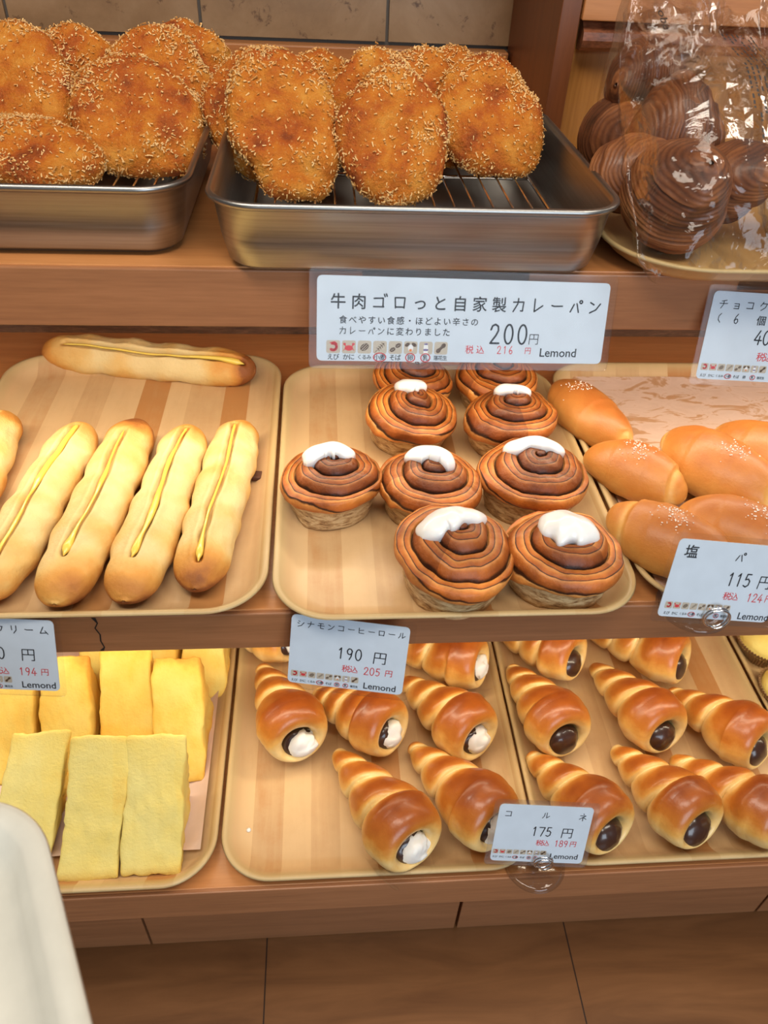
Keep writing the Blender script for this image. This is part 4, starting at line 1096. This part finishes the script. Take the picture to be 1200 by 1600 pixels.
def bag(p0, p1, w0, w1, depth, seed, label, glint_folds=(), txt=False):
    p0 = np.array(p0); p1 = np.array(p1)
    root = empty('clear_bag', tuple(p0), label, 'bag', 'clear bags of chocolate croissants')
    nu, nv = 72, 90
    s = np.linspace(0, 1, nu, endpoint=False); t = np.linspace(0, 1, nv)
    S, T = np.meshgrid(s, t, indexing='ij'); S = S.ravel(); T = T.ravel()
    ang = 2 * np.pi * S
    wd = (w0 + (w1 - w0) * T) * np.clip(.72 + T / .25, 0, 1)
    dp = depth * np.sin(np.pi * np.clip(T * .86 + .07, 0, 1) ** .8) ** .9 * np.where(T > .6, 1 - .75 * (T - .6) / .4, 1) + .002
    ax = (p1 - p0); up = ax / np.linalg.norm(ax); right = np.array([1.0, 0, 0]); fw = np.cross(right, up)
    cx = np.sign(np.cos(ang)) * np.abs(np.cos(ang)) ** .8 * wd; cd = np.sign(np.sin(ang)) * np.abs(np.sin(ang)) ** .9 * dp
    Q = np.stack([cx, cd, T * np.linalg.norm(ax)], 1)
    def crease(freq, sd): return 1 - 2.4 * np.abs(fbm(Q * [1.5, 1, .45], freq, sd, 1, 3)) ** .75
    cr = .0045 * crease(9, seed) + .0022 * crease(22, seed + 1) + .0010 * crease(45, seed + 2)
    cd = cd + cr * np.sign(np.sin(ang)) * np.abs(np.sin(ang)) ** .3
    cx = cx + .004 * fbm(Q, 10, seed + 4, 3)
    P = cx[:, None] * right + cd[:, None] * fw + T[:, None] * ax
    link('film', mesh('film', P, grid_faces(nu, nv, True, False), True), BAGFILM, root)
    un = np.linalg.norm(ax)
    def front(xf, t):
        w_ = (w0 + (w1 - w0) * t) * min(1, .72 + t / .25)
        d_ = depth * math.sin(math.pi * min(1, max(0, t * .86 + .07)) ** .8) ** .9 * (1 - .75 * (t - .6) / .4 if t > .6 else 1) + .002
        k = max(0.0, 1 - abs(xf) ** 2.4) ** .42
        return np.array([xf * w_, 0, 0]) + ax * t + fw * (d_ * k + .009)
    # flat folded bands up the bag, added and tilted to mirror the window
    rs = np.random.RandomState(seed)
    for xf, wd_, t0, t1, tw in glint_folds:
        V = []; n_ = 26
        for i in range(n_):
            t = t0 + (t1 - t0) * i / (n_ - 1); c = front(xf + .03 * math.sin(5 * t + seed), t)
            a = tw + .35 * math.sin(7 * t + seed) + rs.normal(0, .12)
            V += [c - np.array([wd_ / 2 * math.cos(a), 0, 0]) - fw * wd_ / 2 * math.sin(a), c + np.array([wd_ / 2 * math.cos(a), 0, 0]) + fw * wd_ / 2 * math.sin(a)]
        link('film_fold', mesh('film_fold', V, [(2*i, 2*i+1, 2*i+3, 2*i+2) for i in range(n_ - 1)], False), FOLD, root)
    if txt:
        f = Flat(); rs = np.random.RandomState(seed + 9)
        f.char('obe', 0, 0, .013, PRINT, 0)
        f.V = [(-.030 + .6 * y - .004, .88 - x * 5.0, 0) for x, y, z in f.V]
        k0 = len(f.V)
        b = [(-.040 + x, .90 + y * 5, 0) for x, y in rrect(.010, .010, .0015, 3)]
        for p, q in zip(b, b[1:] + b[:1]):
            o = len(f.V); f.V += [p, q, (q[0] * .97 + -.040 * .03, q[1] * .97 + .90 * .03, 0), (p[0] * .97 - .040 * .03, p[1] * .97 + .90 * .03, 0)]
            f.F.append((o, o + 1, o + 2, o + 3)); f.mi.append(f.m(PRINT))
        def bar(x0, x1, t0, t1):
            o = len(f.V); f.V += [(x0, t0, 0), (x1, t0, 0), (x1, t1, 0), (x0, t1, 0)]; f.F.append((o, o+1, o+2, o+3)); f.mi.append(f.m(PRINT))
        for c_ in range(7):                     # columns of print too small to read
            x0 = .006 + .0042 * c_; t = .80
            while t > .42 - .1 * (c_ % 2):
                L_ = rs.uniform(.006, .022)
                if rs.rand() < .72: bar(x0, x0 + .0016, t - L_, t)
                t -= L_ + .006
        for a_ in range(3):
            for b_ in range(5): bar(.042 + .0045 * a_, .0455 + .0045 * a_, .50 + .045 * b_, .535 + .045 * b_)
        W_ = (w0 + w1) / 2
        f.V = [tuple(front(x / W_, t)) for x, t, z in f.V]
        f.build('bag_print', root)
    return root
bag((.306, .556, .912), (.302, .725, 1.065), .064, .058, .052, 111, 'front clear bag of chocolate croissants with glare, overhanging its tray', glint_folds=[(-.55, .016, .30, .97, .25), (-.12, .011, .42, .92, -.35), (.02, .006, .30, .85, -.2), (.42, .014, .04, .40, -.5), (.36, .006, .35, .95, .5)], txt=True)
bag((.292, .745, .935), (.318, .800, 1.110), .048, .046, .036, 112, 'rear left clear bag leaning against the golden wooden panel', glint_folds=[(-.5, .012, .25, .97, .3), (.1, .010, .45, .95, -.4)])
bag((.432, .600, .912), (.430, .735, 1.08), .066, .064, .052, 113, 'clear bag cut off by the right photo edge, beside the front bag', glint_folds=[(-.5, .012, .2, .9, .3), (-.75, .008, .15, .5, -.6)])

# ------------------------------------------------------------------ price cards
SM_IC = (.058, .0745, .855, .955, .066)
def common(price, tax, pu=.44, pv=.48, yen=.775, tu=.53, tv=.70, taxu=.67, tyen=.865, lu=.80, lv=.92, ph=.16):
    return [(price, pu, pv, ph, .075, INK, .1), ('円', yen, pv + .01, .18, 0, INK, .075),
            ('税込', tu - .035, tv, .10, .068, RED, .1), (tax, taxu, tv, .11, .05, RED, .1), ('円', tyen, tv, .10, 0, RED, .09), ('Lemond', lu, lv, .092, 0, INK, .1)]
card('price_card', (.1155, .563, .8692), (70.2, 2.7, 3.9), .2385, .0651, 'long white curry bread card taped to the top shelf edge',
     [('牛肉ゴロっと自家製カレーパン', .069, .29, .175, .0679, INK, .105),
      ('食べやすい食感・ほどよい辛さの', .086, .505, .092, .0318, INK, .1),
      ('カレーパンに変わりました', .086, .635, .092, .0318, INK, .1),
      ('200', .605, .645, .235, .049, INK, .10), ('円', .745, .70, .14, 0, INK, .07),
      ('税込', .52, .84, .10, .038, RED, .1), ('216', .625, .84, .095, .021, RED, .1), ('円', .728, .845, .085, 0, RED, .09), ('Lemond', .838, .865, .108, 0, INK, .1)],
     (.055, .0522, .83, .95, .046), .006)
card('price_card', (.3724, .57, .8522), (72.3, 2.4, -1.4), .1, .0735, 'chocolate croissant card hanging at the right edge of the photo',
     [('チョコクロ', .10, .14, .10, .117, INK, .1), ('(', .09, .295, .10, 0, INK, .1), ('6', .24, .295, .105, 0, INK, .1), ('個', .46, .30, .105, 0, INK, .1)] + common('400', '432', .47, .49, .80, .57, .71, .73, .93, .82, .92),
     SM_IC, rings=(3, 6))
card('price_card', (.0190, .408, .6467), (71.6, 2.3, -8.6), .0970, .0656, 'cinnamon coffee roll card hanging askew from the middle shelf edge',
     [('シナモンコーヒーロール', .08, .125, .095, .0855, INK, .1)] + common('190', '205'), SM_IC)
card('price_card', (.1979, .337, .4687), (69, 4.6, -2.8), .0882, .0645, 'small cornet card held by a ring clip on the lower shelf',
     [('コ', .107, .16, .115, 0, INK, .09), ('ル', .505, .165, .115, 0, INK, .09), ('ネ', .90, .17, .125, 0, INK, .09)] + common('175', '189', .42, .45, .77, .53, .65, .68, .86, .79, .88), (.045, .0735, .83, .925, .064))
card('price_card', (.3170, .410, .7231), (71, 8.6, 1.6), .0985, .0675, 'salt bread card held by a ring clip on the middle shelf',
     [('塩', .13, .15, .16, 0, INK, .1), ('パ', .57, .17, .13, 0, INK, .1), ('ン', .93, .17, .13, 0, INK, .1)] + common('115', '124', .55, .46, .86, .60, .68, .77, .95, .865, .93, .17), (.075, .0745, .845, .95, .066), rings=(3, 6))
card('price_card', (-.2600, .41, .6569), (70.5, 1.3, -3.8), .0961, .0646, 'cream bread card hanging at the left edge of the photo',
     [('クリーム', .56, .14, .115, .119, INK, .1)] + common('180', '194', .40, .48, .77, .53, .73, .70, .89, .83, .92), SM_IC)

# strips of tape that hold the long card
def tape(name, x0, x1, y0, label):
    V = []
    for x in (x0, x1):
        V += [(x, YU + .030, ZU + .0005), (x, YU + .001, ZU + .0005), (x, YU - .0012, ZU - .001), (x, YU - .0012, ZU - .012)]
    return tag(link(name, mesh(name, V, grid_faces(2, 4), False), TAPE), label, 'tape')
tape('tape_strip', .033, .168, 0, 'wide grey clear tape strip on the top shelf edge above the long curry bread card')
tape('tape_strip', .345, .44, 0, 'clear tape strip on the top shelf edge above the chocolate croissant card')

def ring_clip(base, ring_c, r, label):
    root = empty('ring_clip', base, label, 'card holder', 'ring clips holding price cards')
    b = np.array(base)
    n = 40; V = []
    for rr, z in ((0.0, 0), (.025, 0), (.0265, .0012), (.022, .0030), (.008, .0042), (.0, .0045)):
        for i in range(n): V.append((rr * 1.15 * math.cos(2 * math.pi * i / n), rr * 1.15 * math.sin(2 * math.pi * i / n), z))
    link('clear_base', mesh('clear_base', V, grid_faces(6, n, False, True)), CLEAR, root)
    d = np.array(ring_c) - b
    V, F = tube([(0, 0, .003), (0, 0, .008), (0, 0, .012)], [.006, .0055, .004], 14)
    link('metal_post', mesh('metal_post', V, F), CHROME, root)
    pts = []
    for k in range(60):
        a = -math.pi / 2 + 2 * math.pi * 1.9 * k / 59
        pts.append((d[0] + r * math.cos(a), d[1] - .0025 + .005 * k / 59, d[2] + r * math.sin(a)))
    path = [(0, 0, .010), (d[0] * .3, d[1] * .3 - .002, d[2] * .3)] + pts
    V, F = tube(path, .0009, 8)
    link('wire_ring', mesh('wire_ring', V, F), CHROME, root)
ring_clip((.2040, .343, ZL + .0003), (.2010, .3220, .4430), .0085, 'chrome ring clip on a clear base gripping the small cornet card')
ring_clip((.3120, .427, ZM + .0003), (.3140, .3960, .6960), .0100, 'chrome ring clip on a clear base gripping the salt bread card')

# ------------------------------------------------------------------ white serving tray held in front
me = rloft('serving_tray', .27, .36, .05, [(.034, 0.0), (.026, .001), (.016, .008), (.009, .015), (.003, .0170), (0, .0185), (.001, .0200), (.004, .0207), (.011, .0200), (.014, .0185), (.020, .009), (.026, .0042), (.036, .0032)], 18)
o = link('serving_tray', me, PLASTIC, None, (-.2096, .0276, .730), (0, 0, math.radians(25.7)))
tag(o, 'white plastic serving tray held by the shopper at the lower left corner', 'tray')
